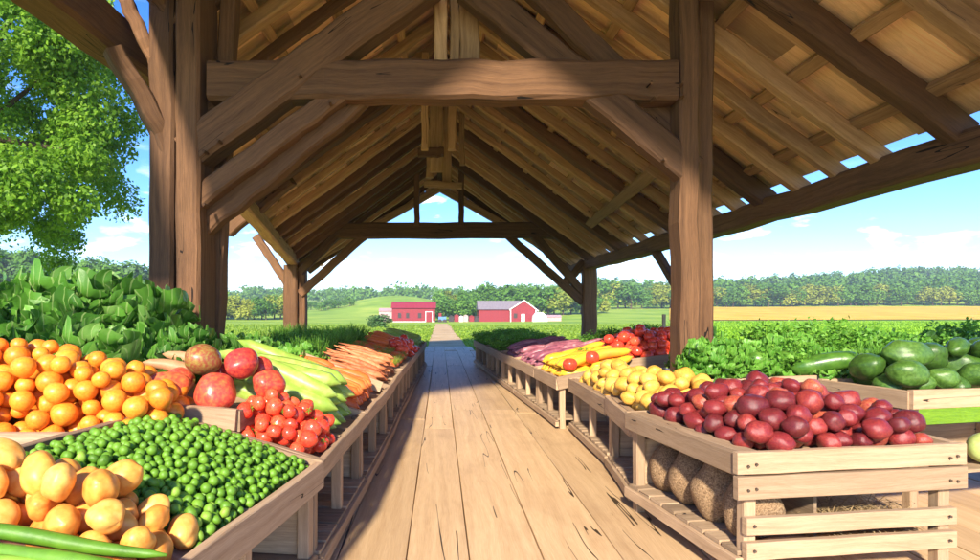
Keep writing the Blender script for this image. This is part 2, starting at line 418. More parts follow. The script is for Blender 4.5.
# ---------------------------------------------------------------- stalls
def stand(name,label,P0,P1,W,side,z0,z1,bays=1,mat='crate',group=None,lip=.05,rail=.17,low=True,twofront=False,zlow=None,tray=.1,farboard=True,cat='market stand',ledge=0):
    """aisle edge P0->P1 (near -> far), width W outwards, tray at z0 (aisle) .. z1 (outer)"""
    P0=Vector((*P0,0)); P1=Vector((*P1,0)); L=(P1-P0).length; u=(P1-P0)/L
    v=Vector((u.y,-u.x,0))*side
    def q(a,b,z): return P0+u*a+v*b+Vector((0,0,z))
    e=empty(name,tuple(q(L/2,W/2,0))); tag(e,label,cat,group)
    def zz(b): return lerp(z0,z1,b/W)
    T=.045; pw_=.075
    # posts
    for i in range(bays+1):
        a=lerp(pw_/2,L-pw_/2,i/bays)
        MB().beam(q(a,pw_/2+.012,0),q(a,pw_/2+.012,z0-.02),pw_,pw_,up=u,seg=3,jit=.003,ch=.08).build('post',M[mat],e)
        if i in (0,bays): MB().beam(q(a,W-pw_/2,0),q(a,W-pw_/2,z1-.02),pw_,pw_,up=u,seg=3,jit=.003,ch=.08).build('post',M[mat],e)
    # top rails
    MB().beam(q(-.02,-T/2,z0-rail/2),q(L+.02,-T/2,z0-rail/2),T,rail,seg=6,jit=.004,ch=.1).build('side_board',M[mat],e)
    MB().beam(q(0,W+T/2,z1-rail/2+.02),q(L,W+T/2,z1-rail/2+.02),T,rail,seg=6,jit=.004,ch=.1).build('side_board',M[mat],e)
    if ledge:
        MB().beam(q(-.02,ledge/2,z0-.008),q(L+.02,ledge/2,z0-.008),ledge,.022,seg=6,jit=.002,ch=.1).build('ledge',M[mat],e)
    ends=[-T/2-.005]+([L+T/2+.005] if farboard else [])
    for a in ends:
        if twofront and a<0:
            MB().beam(q(a,-.06,z0-.05),q(a,W+.06,z1-.05),T,.125,seg=6,jit=.003,ch=.08).build('end_board',M[mat],e)
            MB().beam(q(a-.004,-.06,z0-.187),q(a-.004,W+.06,z1-.187),T,.13,seg=6,jit=.003,ch=.08).build('end_board',M[mat],e)
        else:
            MB().beam(q(a,-.03,z0-rail/2+.004),q(a,W+.03,z1-rail/2+.004),T,rail,seg=5,jit=.004,ch=.08).build('end_board',M[mat],e)
    # tray floor slats
    mb=MB(); ns=max(3,int(L/.16))
    for i in range(ns):
        a=(i+.5)*L/ns; mb.beam(q(a,.02,z0-tray),q(a,W-.01,z1-tray),L/ns*.93,.02,ch=.1)
    mb.build('tray_floor',M[mat],e)
    if low:
        zl=zlow if zlow else (.2 if twofront else .13)
        mb=MB()
        for i in range(ns):
            a=(i+.5)*L/ns; mb.beam(q(a,-.02,zl),q(a,W-.02,zl),L/ns*.86,.025,seg=2,jit=.003,ch=.1)
        mb.build('lower_shelf',M['shelfwood'],e)
        MB().beam(q(-.01,-T/2-.003,zl-.055),q(L+.01,-T/2-.003,zl-.055),T,.08,seg=5,jit=.004,ch=.1).build('lower_rail',M[mat],e)
        if not twofront:
            # boarded back and ends: the cupboards under the trays are dark
            MB().beam(q(L-.03,.05,.36),q(L-.03,W-.05,.36),.02,.42,ch=.05).build('back_panel',M['shelfwood'],e)
            MB().beam(q(0.05,W*.7,.36),q(L-.05,W*.7,.36),.02,.42,ch=.05).build('back_panel',M['shelfwood'],e)
    if twofront:
        for i,z in enumerate((.37,.23)):
            MB().beam(q(-T/2,.0,z),q(-T/2,W,z),T,.1,seg=5,jit=.003,ch=.08).build('lower_rail',M[mat],e)
        MB().beam(q(L-.03,.05,.36),q(L-.03,W-.05,.36),.02,.42,ch=.05).build('back_panel',M['shelfwood'],e)
        MB().beam(q(0.12,.56,.34),q(L-.05,.56,.34),.02,.4,ch=.05).build('divider',M['shelfwood'],e)
        MB().beam(q(.5,.58,.34),q(.5,W-.05,.34),.02,.4,ch=.05).build('divider',M['shelfwood'],e)
    e['z']=(z0,z1)
    # return the tray quad just above the slats: near-aisle, far-aisle, far-outer, near-outer
    i=.05; zt=.012-tray
    return [q(i,max(.03,ledge),z0+zt),q(L-i,max(.03,ledge),z0+zt),q(L-i,W-i,z1+zt),q(i,W-i,z1+zt)], q
def bil(Q,u,v): return (Q[0]*(1-u)+Q[1]*u)*(1-v)+(Q[3]*(1-u)+Q[2]*u)*v
def sub(Q,u0,u1,v0=0,v1=1): return [bil(Q,u0,v0),bil(Q,u1,v0),bil(Q,u1,v1),bil(Q,u0,v1)]

# ---------------------------------------------------------------- heaps settle item by item
def heap(Q,n,r,cap,dome=.6,cand=26,rj=.12,grid=False,keep=None):
    out=[]; cell={}; cs=2*r*(1+rj)+1e-4; fail=0
    for i in range(n):
        best=None; ri=r*U(1-rj,1+rj)
        for _ in range(cand):
            u=U(0,1); v=U(0,1); p=bil(Q,u,v); z=p.z+ri*.9; gx=int(p.x//cs); gy=int(p.y//cs)
            for ax in (gx-1,gx,gx+1):
                for ay in (gy-1,gy,gy+1):
                    for (x,y,zz_,rr) in cell.get((ax,ay),()):
                        dx=x-p.x; dy=y-p.y; s=(ri+rr)*.93; d2=dx*dx+dy*dy
                        if d2<s*s:
                            zz2=zz_+math.sqrt(s*s-d2)
                            if zz2>z: z=zz2
            D=dome*cap*(1-abs(2*u-1)**2.2)*(1-abs(2*v-1)**2.2)
            sc2=z-p.z-D
            if best is None or sc2<best[0]: best=(sc2,p.x,p.y,z,ri,z-p.z,D)
        if best[5]>cap+best[6]:
            fail+=1
            if fail>25: break
            continue
        q=best[1:5]; out.append(q); cell.setdefault((int(q[0]//cs),int(q[1]//cs)),[]).append(q)
    return out
def blob(nu,nv,fn):
    vs=[];fs=[]
    for i in range(nv+1):
        th=math.pi*i/nv
        for j in range(nu):
            ph=2*math.pi*j/nu
            d=Vector((math.sin(th)*math.cos(ph),math.sin(th)*math.sin(ph),math.cos(th)))
            vs.append(fn(d,th,ph))
    for i in range(nv):
        for j in range(nu):
            a=i*nu+j;b=i*nu+(j+1)%nu
            if i==0: fs.append((a,a+nu,b+nu))
            elif i==nv-1: fs.append((a,a+nu,b))
            else: fs.append((a,a+nu,b+nu,b))
    return vs,fs
def fm(name,mat,fn,nu=20,nv=12):
    vs,fs=blob(nu,nv,fn); return MB().add(vs,fs).mesh(name,mat,smooth=True)
def lump(d,seed,amp,freq=1.3): return 1+amp*mnoise.noise(d*freq+Vector((seed*7.3,seed,0)))
def spud(seed,ax=1.25,amp=.16): return lambda d,th,ph: Vector((d.x*ax,d.y,d.z*.92))*lump(d,seed,amp)
def roundf(seed,amp=.07,dent=.1,flat=.92): return lambda d,th,ph: Vector((d.x,d.y,d.z*flat-dent*math.exp(-(th/.35)**2)))*lump(d,seed,amp)
def lobed(seed,k=4,amp=.08): return lambda d,th,ph: Vector((d.x,d.y,d.z*1.05-.2*math.exp(-(th/.4)**2)))*(1+amp*math.cos(k*ph)*math.sin(th))*lump(d,seed,.08)
def pear(seed): return lambda d,th,ph: Vector((d.x*(1-.28*max(0,d.z)),d.y*(1-.28*max(0,d.z)),d.z*1.28))*lump(d,seed,.14)
def mango(seed): return lambda d,th,ph: Vector((d.x*.92*(1-.18*d.z),d.y*.84,d.z*1.22+.12*d.x*d.x))*lump(d,seed,.12)*(1-.12*math.exp(-((ph-1.2)/.5)**2)*math.sin(th))
V={}
def variants(key,name,mat,fns,nu=20,nv=12): V[key]=[fm(name,mat,f,nu,nv) for f in fns]
M['redpot']=fruit('red_potato_skin',[(.25,(.08,.006,.012)),(.5,(.18,.014,.02)),(.66,(.3,.04,.03)),(.8,(.44,.14,.06))],7,.34,.25,22,(.5,.24,.12),rnd=.9)
M['yelpot']=fruit('yellow_potato_skin',[(.25,(.5,.22,.03)),(.5,(.64,.36,.055)),(.75,(.7,.45,.1))],7,.45,.15,30,(.45,.22,.05))
M['orange']=fruit('apricot_skin',[(.25,(.62,.16,.015)),(.5,(.76,.25,.02)),(.75,(.8,.35,.04))],5,.38,.06,60)
M['tomato']=fruit('tomato_skin',[(.25,(.55,.03,.02)),(.5,(.75,.07,.03)),(.78,(.82,.16,.06))],4,.2,.03,20)
M['bigtom']=fruit('mango_red_skin',[(.25,(.3,.02,.03)),(.45,(.55,.06,.04)),(.65,(.7,.16,.05)),(.8,(.42,.3,.06))],5,.3,.06,30)
M['olive']=fruit('olive_skin',[(.3,(.25,.06,.03)),(.5,(.27,.22,.05)),(.7,(.34,.3,.07))],6,.35,.06,30)
M['mango']=fruit('mango_skin',[(.25,(.6,.18,.025)),(.5,(.74,.32,.055)),(.7,(.78,.44,.11))],2.0,.42,.04,30,None)
M['pea']=fruit('pea_skin',[(.25,(.06,.16,.01)),(.5,(.13,.29,.02)),(.75,(.24,.4,.045))],10,.5,.15,60,rnd=.9)
M['coco']=fruit('coconut_husk',[(.3,(.1,.06,.03)),(.5,(.26,.165,.09)),(.7,(.42,.29,.16))],16,.95,1.0,26,(.4,.3,.19),0,.1,.1)
M['smoothroot']=fruit('root_skin',[(.25,(.28,.14,.07)),(.75,(.46,.26,.14))],8,.6,.2,30)
M['carrot']=fruit('carrot_skin',[(.25,(.6,.1,.02)),(.5,(.75,.16,.035)),(.75,(.8,.25,.06))],9,.45,.15,50)
M['rust']=fruit('rusty_carrot_skin',[(.25,(.32,.08,.03)),(.5,(.5,.16,.06)),(.75,(.6,.27,.12))],20,.6,.2,50)
M['celery']=fruit('celery_skin',[(.25,(.15,.28,.03)),(.5,(.27,.4,.06)),(.75,(.42,.52,.15))],12,.4,.2,30)
M['cuke']=fruit('cucumber_skin',[(.25,(.025,.08,.01)),(.5,(.07,.17,.02)),(.75,(.13,.26,.04))],14,.3,.2,40)
M['purple']=fruit('purple_skin',[(.25,(.14,.035,.06)),(.5,(.26,.08,.11)),(.66,(.36,.15,.17)),(.8,(.58,.36,.33))],10,.4,.15,40)
M['yellow']=fruit('yellow_squash_skin',[(.25,(.7,.3,.02)),(.5,(.76,.42,.03)),(.75,(.75,.25,.04))],5,.35,.06,40)
M['melon']=fruit('dark_melon_skin',[(.25,(.02,.055,.01)),(.5,(.045,.11,.015)),(.75,(.1,.2,.035))],5,.35,.15,30,(.16,.26,.05))
M['white']=fruit('white_radish_skin',[(.3,(.36,.16,.07)),(.7,(.48,.28,.14))],8,.5,.1,30)
M['greenmelon']=fruit('melon_skin',[(.3,(.3,.42,.1)),(.7,(.5,.6,.2))],4,.4,.05,30)
variants('redpot','red_potato',M['redpot'],[spud(i,U(1.05,1.35),.2) for i in range(5)])
variants('yelpot','yellow_potato',M['yelpot'],[spud(i+9,U(1.15,1.45),.2) for i in range(4)])
variants('orange','apricot',M['orange'],[roundf(i+20,.06,.06,.95) for i in range(3)])
variants('tomato','tomato',M['tomato'],[roundf(i+30,.1,.1,.88) for i in range(4)])
variants('pea','pea',M['pea'],[spud(i+40,U(1.1,1.4),.16) for i in range(4)],12,8)
variants('mango','mango',M['mango'],[mango(50),mango(51),lobed(52,3,.1),mango(53),lobed(54,2,.13)],28,18)
variants('redmango','red_mango',M['bigtom'],[spud(i+60,1.15,.14) for i in range(3)],24,16)
variants('coco','coconut',M['coco'],[pear(i+70) for i in range(4)],32,20)
variants('yel','yellow_squash',M['yellow'],[lambda d,th,ph: Vector((d.x*.42,d.y*.42,d.z*1.2+.06*math.sin(d.x)))])
def stick(name,mat,L,r0,r1,seed,bend=.06,n=10,k=9,ridge=0,lumpy=.1):
    """long vegetable lying along +x from 0 to L"""
    vs=[];fs=[]
    for i in range(k+1):
        t=i/k; rr=lerp(r0,r1,t)*(math.sin(math.pi*min(1,.06+t*.94)))**.28 if 0<t<1 else .004
        c=Vector((L*t,bend*L*math.sin(math.pi*t+seed),bend*.4*L*math.sin(2*math.pi*t+seed*2)))
        for j in range(n):
            a=2*math.pi*j/n; q=rr*(1+lumpy*mnoise.noise(Vector((t*6+seed*5,math.cos(a),math.sin(a))))+ridge*(j%2))
            vs.append(c+Vector((0,math.cos(a)*q,math.sin(a)*q)))
    for i in range(k):
        for j in range(n):
            a=i*n+j;b=i*n+(j+1)%n; fs.append((a,b,b+n,a+n))
    fs.append(tuple(range(n-1,-1,-1))); fs.append(tuple(k*n+j for j in range(n)))
    return MB().add(vs,fs).mesh(name,mat,smooth=True)
V['celery']=[stick('celery_stalk',M['celery'],1,.075,.06,i,.04,12,10,.12) for i in range(3)]
V['carrot']=[stick('carrot',M['carrot'],.42,.06,.035,i,.03) for i in range(3)]
V['rust']=[stick('rusty_carrot',M['rust'],.8,.05,.012,i,.06) for i in range(3)]
V['purple']=[stick('purple_carrot',M['purple'],.75,.07,.04,i,.08) for i in range(4)]
V['squash']=[stick('yellow_squash',M['yellow'],.62,.075,.06,i,.06,12) for i in range(3)]
V['cuke']=[stick('cucumber',M['cuke'],.5,.075,.07,i,.04,12,10,.05) for i in range(3)]
V['bean']=[stick('long_green_bean',M['pea'],.75,.026,.02,i,.03,10,12,.03) for i in range(3)]
V['white']=[stick('white_radish',M['white'],.42,.065,.04,2,.03)]
def drop(key,name,pts,label,cat,group,s=1,flatrot=False):
    res=[]
    for (x,y,z,r) in pts:
        rot=(U(0,6.3),U(0,6.3),U(0,6.3)) if not flatrot else (U(-.3,.3),U(-.3,.3),U(0,6.3))
        res.append(place(random.choice(V[key]),name,(x,y,z),label,cat,group,rot,r*s))
    return res
def lay(key,name,Q,nu,layers,L,label,cat,group,r=.06,v0=.02,jit=.08,s=1,rows=1,ang=0,fwd=True):
    """long items lying across the tray, butt ends towards the aisle"""
    for l in range(layers):
        for row in range(rows):
            m=nu-l
            for i in range(m):
                u=(i+.5+.5*l*0+U(-.15,.15))/m*(1-.1*l)+.05*l; u=min(.97,max(.03,u))
                vv=v0+row/rows*.96+U(0,.05)
                a=bil(Q,u,min(vv,.98)); b=bil(Q,min(1,max(0,u+ang)),1.0)
                d=(bil(Q,u,1)-bil(Q,u,0)).normalized(); d=(d+Vector((0,U(-jit,jit)+ang,U(0,.06)))).normalized()
                if not fwd: a=a+d*L; d=-d
                X=d; Y=Vector((0,0,1)).cross(X).normalized(); Z=X.cross(Y)
                m3=Matrix((X,Y,Z)).transposed()@Matrix.Rotation(U(0,6.3) if l==0 else U(0,6.3),3,'X')
                q=a+Vector((0,0,r*(1.0+1.7*l)))
                place(random.choice(V[key]),name,q,label,cat,group,rotm=m3,sc_=s*U(.9,1.08))

# ---- right row
QR1,q=stand('display_shelf','open wooden shelf unit in the right foreground heaped with red potatoes',(1.73,3.55),(1.53,4.97),1.36,1,.78,.79,1,twofront=True,group=None,ledge=.12,tray=.04,rail=.13,cat='display shelf')
R1q=q
QR2,q=stand('display_shelf','narrow shelf unit of yellow potatoes just behind the front right shelf',(1.6,5.1),(1.70,6.22),.78,1,.73,.75,1,tray=.06,ledge=.06,cat='display shelf'); R2q=q
QR2b,q=stand('display_shelf','second narrow shelf unit with yellow potatoes beside the right hand post',(1.72,6.3),(1.74,8.15),.62,1,.70,.74,2,tray=.06,ledge=.06,cat='display shelf'); R2b=q
RE=[(8.3,1.6),(9.8,1.52),(11.6,1.42),(13.4,1.31),(15.8,1.18),(18.4,1.04)]
RQ=[]
WR=[.84,.84,1.1,1.25,1.25]
names=['stand holding yellow squash on the right of the aisle','stand with the nearer purple carrots on the right row','stand with the farther purple carrots on the right row','stand with the nearer green herbs on the right row','farthest stand of the right row, under green herbs']
for (a,b),lab,w_ in zip(zip(RE,RE[1:]),names,WR):
    Q,q=stand('market_stand','open slatted '+lab,(a[1],a[0]+.03),(b[1],b[0]-.03),w_,1,.70,.88,2 if b[0]-a[0]<2.2 else 3,group='stands lining the right of the aisle'); RQ.append(Q)
QT,q=stand('back_table','raised back table with tomatoes beyond the right hand post',(2.56,8.7),(2.46,10.9),1.35,1,.9,1.06,2,low=False,cat='table')
QG,q=stand('back_table','raised table of leafy greens and cucumbers behind the red potatoes',(2.42,5.55),(2.44,6.15),.98,1,.98,1.02,1,low=False,cat='table',mat='crate')
QW,q=stand('back_table','raised crate table of green melons at the right edge',(3.5,4.62),(3.33,5.35),2.3,1,1.0,1.0,1,low=True,zlow=.36,rail=.14,cat='table')
QG2,q=stand('back_table','raised rear table of leafy greens beside the melon crate',(3.45,5.5),(3.45,6.6),2.4,1,1.0,1.04,1,low=False,cat='table')
QG3,q=stand('back_table','low rear table of greens outside the right hand post',(3.1,6.75),(3.05,8.1),2.0,1,.9,.95,1,low=False,cat='table')

e_=[o for o in col.objects if o.name=='display_shelf'][0]
for a,b,z in [(-.055,q_,z_) for q_ in (.0,.05,1.3,1.35) for z_ in (.73,.59)]+[(-.055,q_,z_) for q_ in (.04,1.3) for z_ in (.37,.23)]:
    c=R1q(a,b,z+U(-.012,.012)); MB().beam(c,c-Vector((.0,.012,0)),.014,.014,up=(0,0,1),ch=.3).build('nail',M['bark'],e_)
g='red potatoes on the front right shelf'
pts=heap(sub(QR1,-.02,.99,.0,.98),380,.064,.18,.9,rj=.25)
drop('redpot','red_potato',pts,'plump red potato in the heap on the front right shelf','potato',g,flatrot=True)
g='yellow potatoes behind the red ones'
pts=heap(sub(QR2,0,1,0,1),80,.074,.2,.9,rj=.25)+heap(sub(QR2b,0,.8,0,1),80,.074,.18,.9,rj=.25)
drop('yelpot','yellow_potato',pts,'yellow potato in the heap left of the red potatoes','potato',g,flatrot=True)
# coconuts
for i,(a,b,r,z) in enumerate(((.19,.2,.17,0),(.54,.2,.175,0),(.88,.2,.165,0),(1.2,.2,.15,0))):
    p=R1q(a,b,.145+r*1.12); p.z=.21+r*1.2
    place(V['coco'][i%4],'coconut',p,['largest rough brown coconut at the near end of the lower shelf','second rough brown coconut from the near end of the lower shelf','third rough brown coconut from the near end of the lower shelf','smallest rough coconut at the far end of the near lower shelf'][i],'coconut','coconuts on the lower shelves',(U(-.1,.1),U(-.1,.1),U(0,6)),r)
p=R2q(.3,.22,.15+.2); place(V['coco'][2],'coconut',p,'rough brown coconut alone in the second shelf bay','coconut','coconuts on the lower shelves',(.1,0,2),.17)
vs=fm('root_tuber',M['smoothroot'],spud(88,1.3,.15))
place(vs,'root_tuber',R2q(.06,.24,.15+.09),'smooth brown root lying before the lone coconut','root','brown roots on the lower shelf',(0,0,.3),.1)
place(vs,'root_tuber',R2q(.06,.2,.15+.265),'smooth brown root resting on top of another by the lone coconut','root','brown roots on the lower shelf',(0,0,1.3),.085)
# straw in the front bin
mb=MB()
for i in range(900):
    a=U(.12,.42); b=U(.62,1.25); p=R1q(a,b,.22+.16*(random.random()**1.5)*(.6+a)); an=U(0,6.3); L=U(.05,.16)
    d=Vector((math.cos(an),math.sin(an),U(-.35,.35)))*L; t=Vector((-math.sin(an),math.cos(an),0))*.0022
    k=len(mb.v); mb.v+=[p-d-t,p-d+t,p+d*.2+t+Vector((0,0,.015)),p+d*.2-t+Vector((0,0,.015)),p+d+t,p+d-t]
    mb.face((k,k+1,k+2,k+3),[(0,0)]*4); mb.face((k+3,k+2,k+4,k+5),[(0,0)]*4)
M['straw']=leafm('straw',[(.2,(.2,.13,.06)),(.5,(.42,.3,.15)),(.8,(.6,.46,.25))],5,.8,.1)
o=mb.build('straw',M['straw'],loc=tuple(R1q(.2,.9,.15))); o['kind']='stuff'; tag(o,'loose straw filling the low bin of the front right shelf','straw')
# yellow squash, purple carrots
lay('squash','yellow_squash',RQ[0],11,2,.6,'yellow squash lying crosswise on the right row behind the potatoes','squash','yellow squash on the right row',.07,rows=2)
lay('purple','purple_carrot',sub(RQ[1],0,1,0,1),11,2,.7,'dusky purple carrot on the right row','carrot','purple carrots on the right row',.06,rows=2)
lay('purple','purple_carrot',sub(RQ[2],0,1,0,1),9,2,.7,'dusky purple carrot on the right row','carrot','purple carrots on the right row',.06,rows=2)
pts=heap(QT,230,.074,.26,.9,rj=.3); pts=[(x,y,z,r) for x,y,z,r in pts]
drop('tomato','tomato',pts,'bright red tomato in the heap left of the right hand post','tomato','tomatoes on the right back table',flatrot=True)
for (x,y,z,s) in ((2.05,7.35,.98,.9),):
    place(V['white'][0],'white_radish',(2.2,6.28,.93),'white radish lying above the yellow potatoes by the post','radish',None,(0,.1,.4),1)
p0=bil(RQ[0],.1,.45); place(V['tomato'][0],'tomato',(p0.x+.12,p0.y-.05,p0.z+.26),'single red tomato resting on the yellow squash','tomato',None,(0,0,0),.1)
o=p0; place(V['tomato'][1],'tomato',(p0.x-.2,p0.y-.14,p0.z+.17),'dull orange tomato at the near edge of the yellow squash','tomato',None,(0,0,0),.1)
# melons and cucumbers
V['melon']=[fm('green_melon',M['melon'],lambda d,th,ph,i=i: Vector((d.x*(1.5-.1*i),d.y,d.z*.95))*lump(d,i+80,.2)*(1+.02*math.cos(12*math.atan2(d.y,d.z))),28,16) for i in range(3)]
pts=heap(sub(QW,.05,.95,.03,.8),56,.112,.24,.7,rj=.25)
drop('melon','green_melon',pts,'dark green oval melon on the raised table at the right edge','melon','green melons on the right table',.88,flatrot=True)
p=bil(QW,.35,.3); p.z=.36; place(fm('pale_melon',M['greenmelon'],spud(91,1.2,.06)),'pale_melon',(p.x+.25,p.y-.12,.36+.145),'pale green melon on the shelf below the green melons','melon',None,(0,0,.3),.14)
g='cucumbers among the right greens'
for (x,y,z,rz) in ((2.75,5.72,1.1,.3),(3.0,5.66,1.16,.1),(3.35,5.58,1.1,-.3),(2.6,5.62,1.08,.7),(3.6,5.6,1.15,.2),(3.95,5.62,1.18,-.1),(3.1,5.55,1.08,1.2)):
    place(random.choice(V['cuke']),'cucumber',(x-.2,y,z),'plump dark cucumber tucked into the right hand greens','cucumber',g,(U(0,6),U(-.2,.1),rz),U(.95,1.2))
# ---- left row
LEt=[(1.95,-.98),(3.72,-.745),(5.45,-.68),(7.4,-.63),(9.4,-.61),(11.6,-.56),(14.2,-.49),(17.4,-.42)]
LQ=[]
lab=['large sloping crate stand in the left foreground holding peas and mangoes','stand with tomatoes and celery on the left of the aisle','stand with orange carrots on the left of the aisle','stand with rusty carrots on the left of the aisle','stand with yellow greens on the left row','stand with stacked bright carrots on the left row','farthest stand of the left row, under green stalks']
for i,(a,b) in enumerate(zip(LEt,LEt[1:])):
    Q,q=stand('market_stand',lab[i],(a[1],a[0]+.02),(b[1],b[0]-.02),[.98,.9,.95,1,1,1,1][i],-1,.70,[.97,.95,.98,.98,.98,.98,.98][i],[2,2,2,2,3,3,3][i],group='stands lining the left of the aisle',rail=.16 if i==0 else .12,tray=.07)
    LQ.append(Q)
    if i==0: L1=q
# partition of the front crate
def board(name,p,q,w,t,mat='crate',label=None,cat=None,seg=4,par=None):
    o=MB().beam(p,q,w,t,seg=seg,jit=.004,ch=.12).build(name,M[mat],par,loc=None if par else tuple((Vector(p)+Vector(q))/2))
    if label: tag(o,label,cat)
    return o
# peas
Qp=sub(LQ[0],.24,.99,.0,.98)
pts=heap(Qp,3400,.0212,.085,1.2,cand=34,rj=.22)
for k in range(len(pts)): pass
pts.sort(key=lambda p:p[1]+(0 if p[2]>bil(Qp,.5,.5).z-.1 else 9))
near=pts[:300]; far=pts[300:]
drop('pea','pea',near,'small round green pea in the front left crate','pea','peas in the front left crate')
mb=MB()
vs,fs=blob(10,7,lambda d,th,ph: d)
for (x,y,z,r) in far: mb.add(vs,fs,Matrix.Translation((x,y,z))@Matrix.Scale(r,4))
o=mb.build('more_peas',M['pea'],smooth=True,loc=(pts[300][0],pts[300][1],.7)); o['kind']='stuff'; tag(o,'carpet of green peas at the back of the front left crate','peas')
# mangoes
Qm=sub(LQ[0],.02,.29,.03,1.0)
Qm=[Vector((-1.02,2.15,.64)),Vector((-.98,2.48,.64)),Vector((-1.95,2.56,.8)),Vector((-1.95,2.1,.8))]
pts=heap(Qm,110,.066,.17,1.0,rj=.22)
drop('mango','mango',pts,'plump yellow orange mango in the nearest left crate','mango','mangoes in the nearest left crate')
QM,q=stand('market_crate','crate stand at the bottom left corner under the mangoes',(-2.0,1.6),(-1.9,2.6),1.3,-1,.76,.82,1,cat='crate')
pts=heap(QM,50,.078,.11,.7,rj=.2)
drop('mango','mango',pts,'ochre mango half in view at the left edge','mango','mangoes at the left edge')
for i in range(4):
    place(V['bean'][i%3],'long_green_bean',(-1.72+.08*i,2.03-.035*i,.89-.012*i-.03*(i%2)),['long green bean lying uppermost before the mangoes','long green bean just below the uppermost one','long green bean third from the mangoes','long green bean at the very bottom edge of the picture'][i],'bean','long beans before the mangoes',(0,.12,-.04*i+.02),1.1)
# apricots behind
QA,q=stand('market_crate','dark crate table heaped with apricots at the far left',(-1.5,3.42),(-1.62,4.35),2.1,-1,.92,.98,1,mat='shelfwood',cat='crate')
pts=heap(sub(QA,.0,.9,.02,.95),520,.058,.27,1.0,rj=.25)
drop('orange','apricot',pts,'round orange apricot in the heap at the far left','apricot','apricots in the left crate',flatrot=True)
# red mangoes
QB,q=stand('market_crate','small crate of big red mangoes behind the peas',(-1.28,3.86),(-1.2,4.55),.6,-1,.98,1.03,1,low=False,tray=.08,rail=.13,cat='crate')
M3=V['redmango']; ol=fm('green_mango',M['olive'],spud(66,1.1,.12),24,16)
g='big mangoes in the small crate'
for (x,y,z,r,m,l) in ((-1.78,4.05,1.1,.15,0,'crimson mango at the left of the small crate'),(-1.45,4.0,1.09,.15,1,'red orange mango at the front of the small crate'),(-1.62,4.25,1.28,.135,9,'olive green mango on top of the red ones'),(-1.38,4.3,1.25,.13,2,'round red mango at the top right of the small crate'),(-1.16,4.2,1.12,.12,0,'brownish mango at the right of the small crate'),(-1.3,4.5,1.2,.1,1,'small peach toned mango at the back right'),(-1.85,4.4,1.12,.12,2,'red mango at the back left of the small crate'),(-1.6,4.5,1.14,.13,0,'red mango mostly hidden at the back of the small crate')):
    r*=.86; z-=.02
    place(ol if m==9 else M3[m],'mango',(x,y,z),l,'mango',g,(U(-.3,.3),U(-.3,.3),U(0,6)),r)
# pale roots between
for i,(x,y,z,rz) in enumerate(((-1.75,4.5,1.16,.5),(-1.7,4.62,1.2,.15),(-1.85,4.7,1.14,.8))):
    place(V['white'][0],'pale_root',(x,y,z),['pale root leaning at the right end of the apricots','pale root lying over the other two beside the apricots','pale root nearest the leafy plants by the apricots'][i],'root','pale roots beside the apricots',(0,-.2,rz+3),.9)
# tomatoes, celery, carrots
pts=heap(sub(LQ[1],.03,.4,.0,.66),170,.052,.16,.9,rj=.2)
res=drop('tomato','tomato',pts,'small red tomato in the heap on the left row','tomato','tomatoes on the left row')
mb=MB()
for k in range(5):
    a=k*1.257; d=Vector((math.cos(a),math.sin(a),0)); t=Vector((-math.sin(a),math.cos(a),0)); b=len(mb.v)
    mb.v+=[Vector((0,0,.83)),d*.25+t*.09+Vector((0,0,.9)),d*.55+Vector((0,0,.86)),d*.25-t*.09+Vector((0,0,.9))]; mb.face((b,b+1,b+2,b+3),[(0,0)]*4)
mb.tube([(0,0,.8),(.02,0,1.0),(.07,0,1.1)],[.05,.035,.04],5)
cm=mb.mesh('calyx',M['pea'])
for o in res:
    c=bpy.data.objects.new('calyx',cm); col.objects.link(c); c.parent=o
lay('celery','celery_stalk',sub(LQ[1],.46,1,.0,1),6,3,.95,'pale green celery stalk lying towards the aisle','celery','celery on the left row',.075,s=.98,jit=.05)
lay('carrot','carrot',sub(LQ[2],.03,.7,0,1),8,2,.42,'short orange carrot on the left row','carrot','orange carrots on the left row',.06,rows=2,s=1.1)
board('divider_board',bil(LQ[2],.78,-.02)+Vector((0,0,.1)),bil(LQ[2],.78,1.02)+Vector((0,0,.14)),.04,.12,label='pale divider board laid between the carrots on the left row',cat='board')
lay('rust','rusty_carrot',sub(LQ[2],.84,1,0,1),3,2,.8,'thin rusty carrot with its root tip on the left row','carrot','rusty carrots on the left row',.045)
lay('carrot','carrot',LQ[4],9,1,.42,'orange carrot between yellow greens on the left row','carrot','orange carrots among the yellow greens',.06,rows=2,s=1.4)
lay('rust','rusty_carrot',LQ[3],14,3,.8,'thin rusty carrot with its root tip on the left row','carrot','rusty carrots on the left row',.045,jit=.25)
lay('carrot','carrot',sub(LQ[5],0,1,.4,1),8,2,.42,'bright orange carrot near the far end of the left row','carrot','bright carrots near the far end',.06,rows=1,s=1.3)
lay('celery','green_stalk',LQ[6],9,2,.9,'long green stalk at the far end of the left row','celery','green stalks at the far end of the left row',.06,jit=.3,s=.9)
pts=heap(sub(LQ[5],0,1,.0,.45),90,.085,.16,.8,rj=.2); drop('tomato','tomato',pts,'red tomato in the small far heap on the left row','tomato','tomatoes near the far end of the left row')
if 0: lay('celery','green_stalk',sub(LQ[5],0,1,0,.5),8,1,.9,'long green stalk beside the bright carrots','celery','green stalks beside the bright carrots',.05,jit=.3,s=.8)
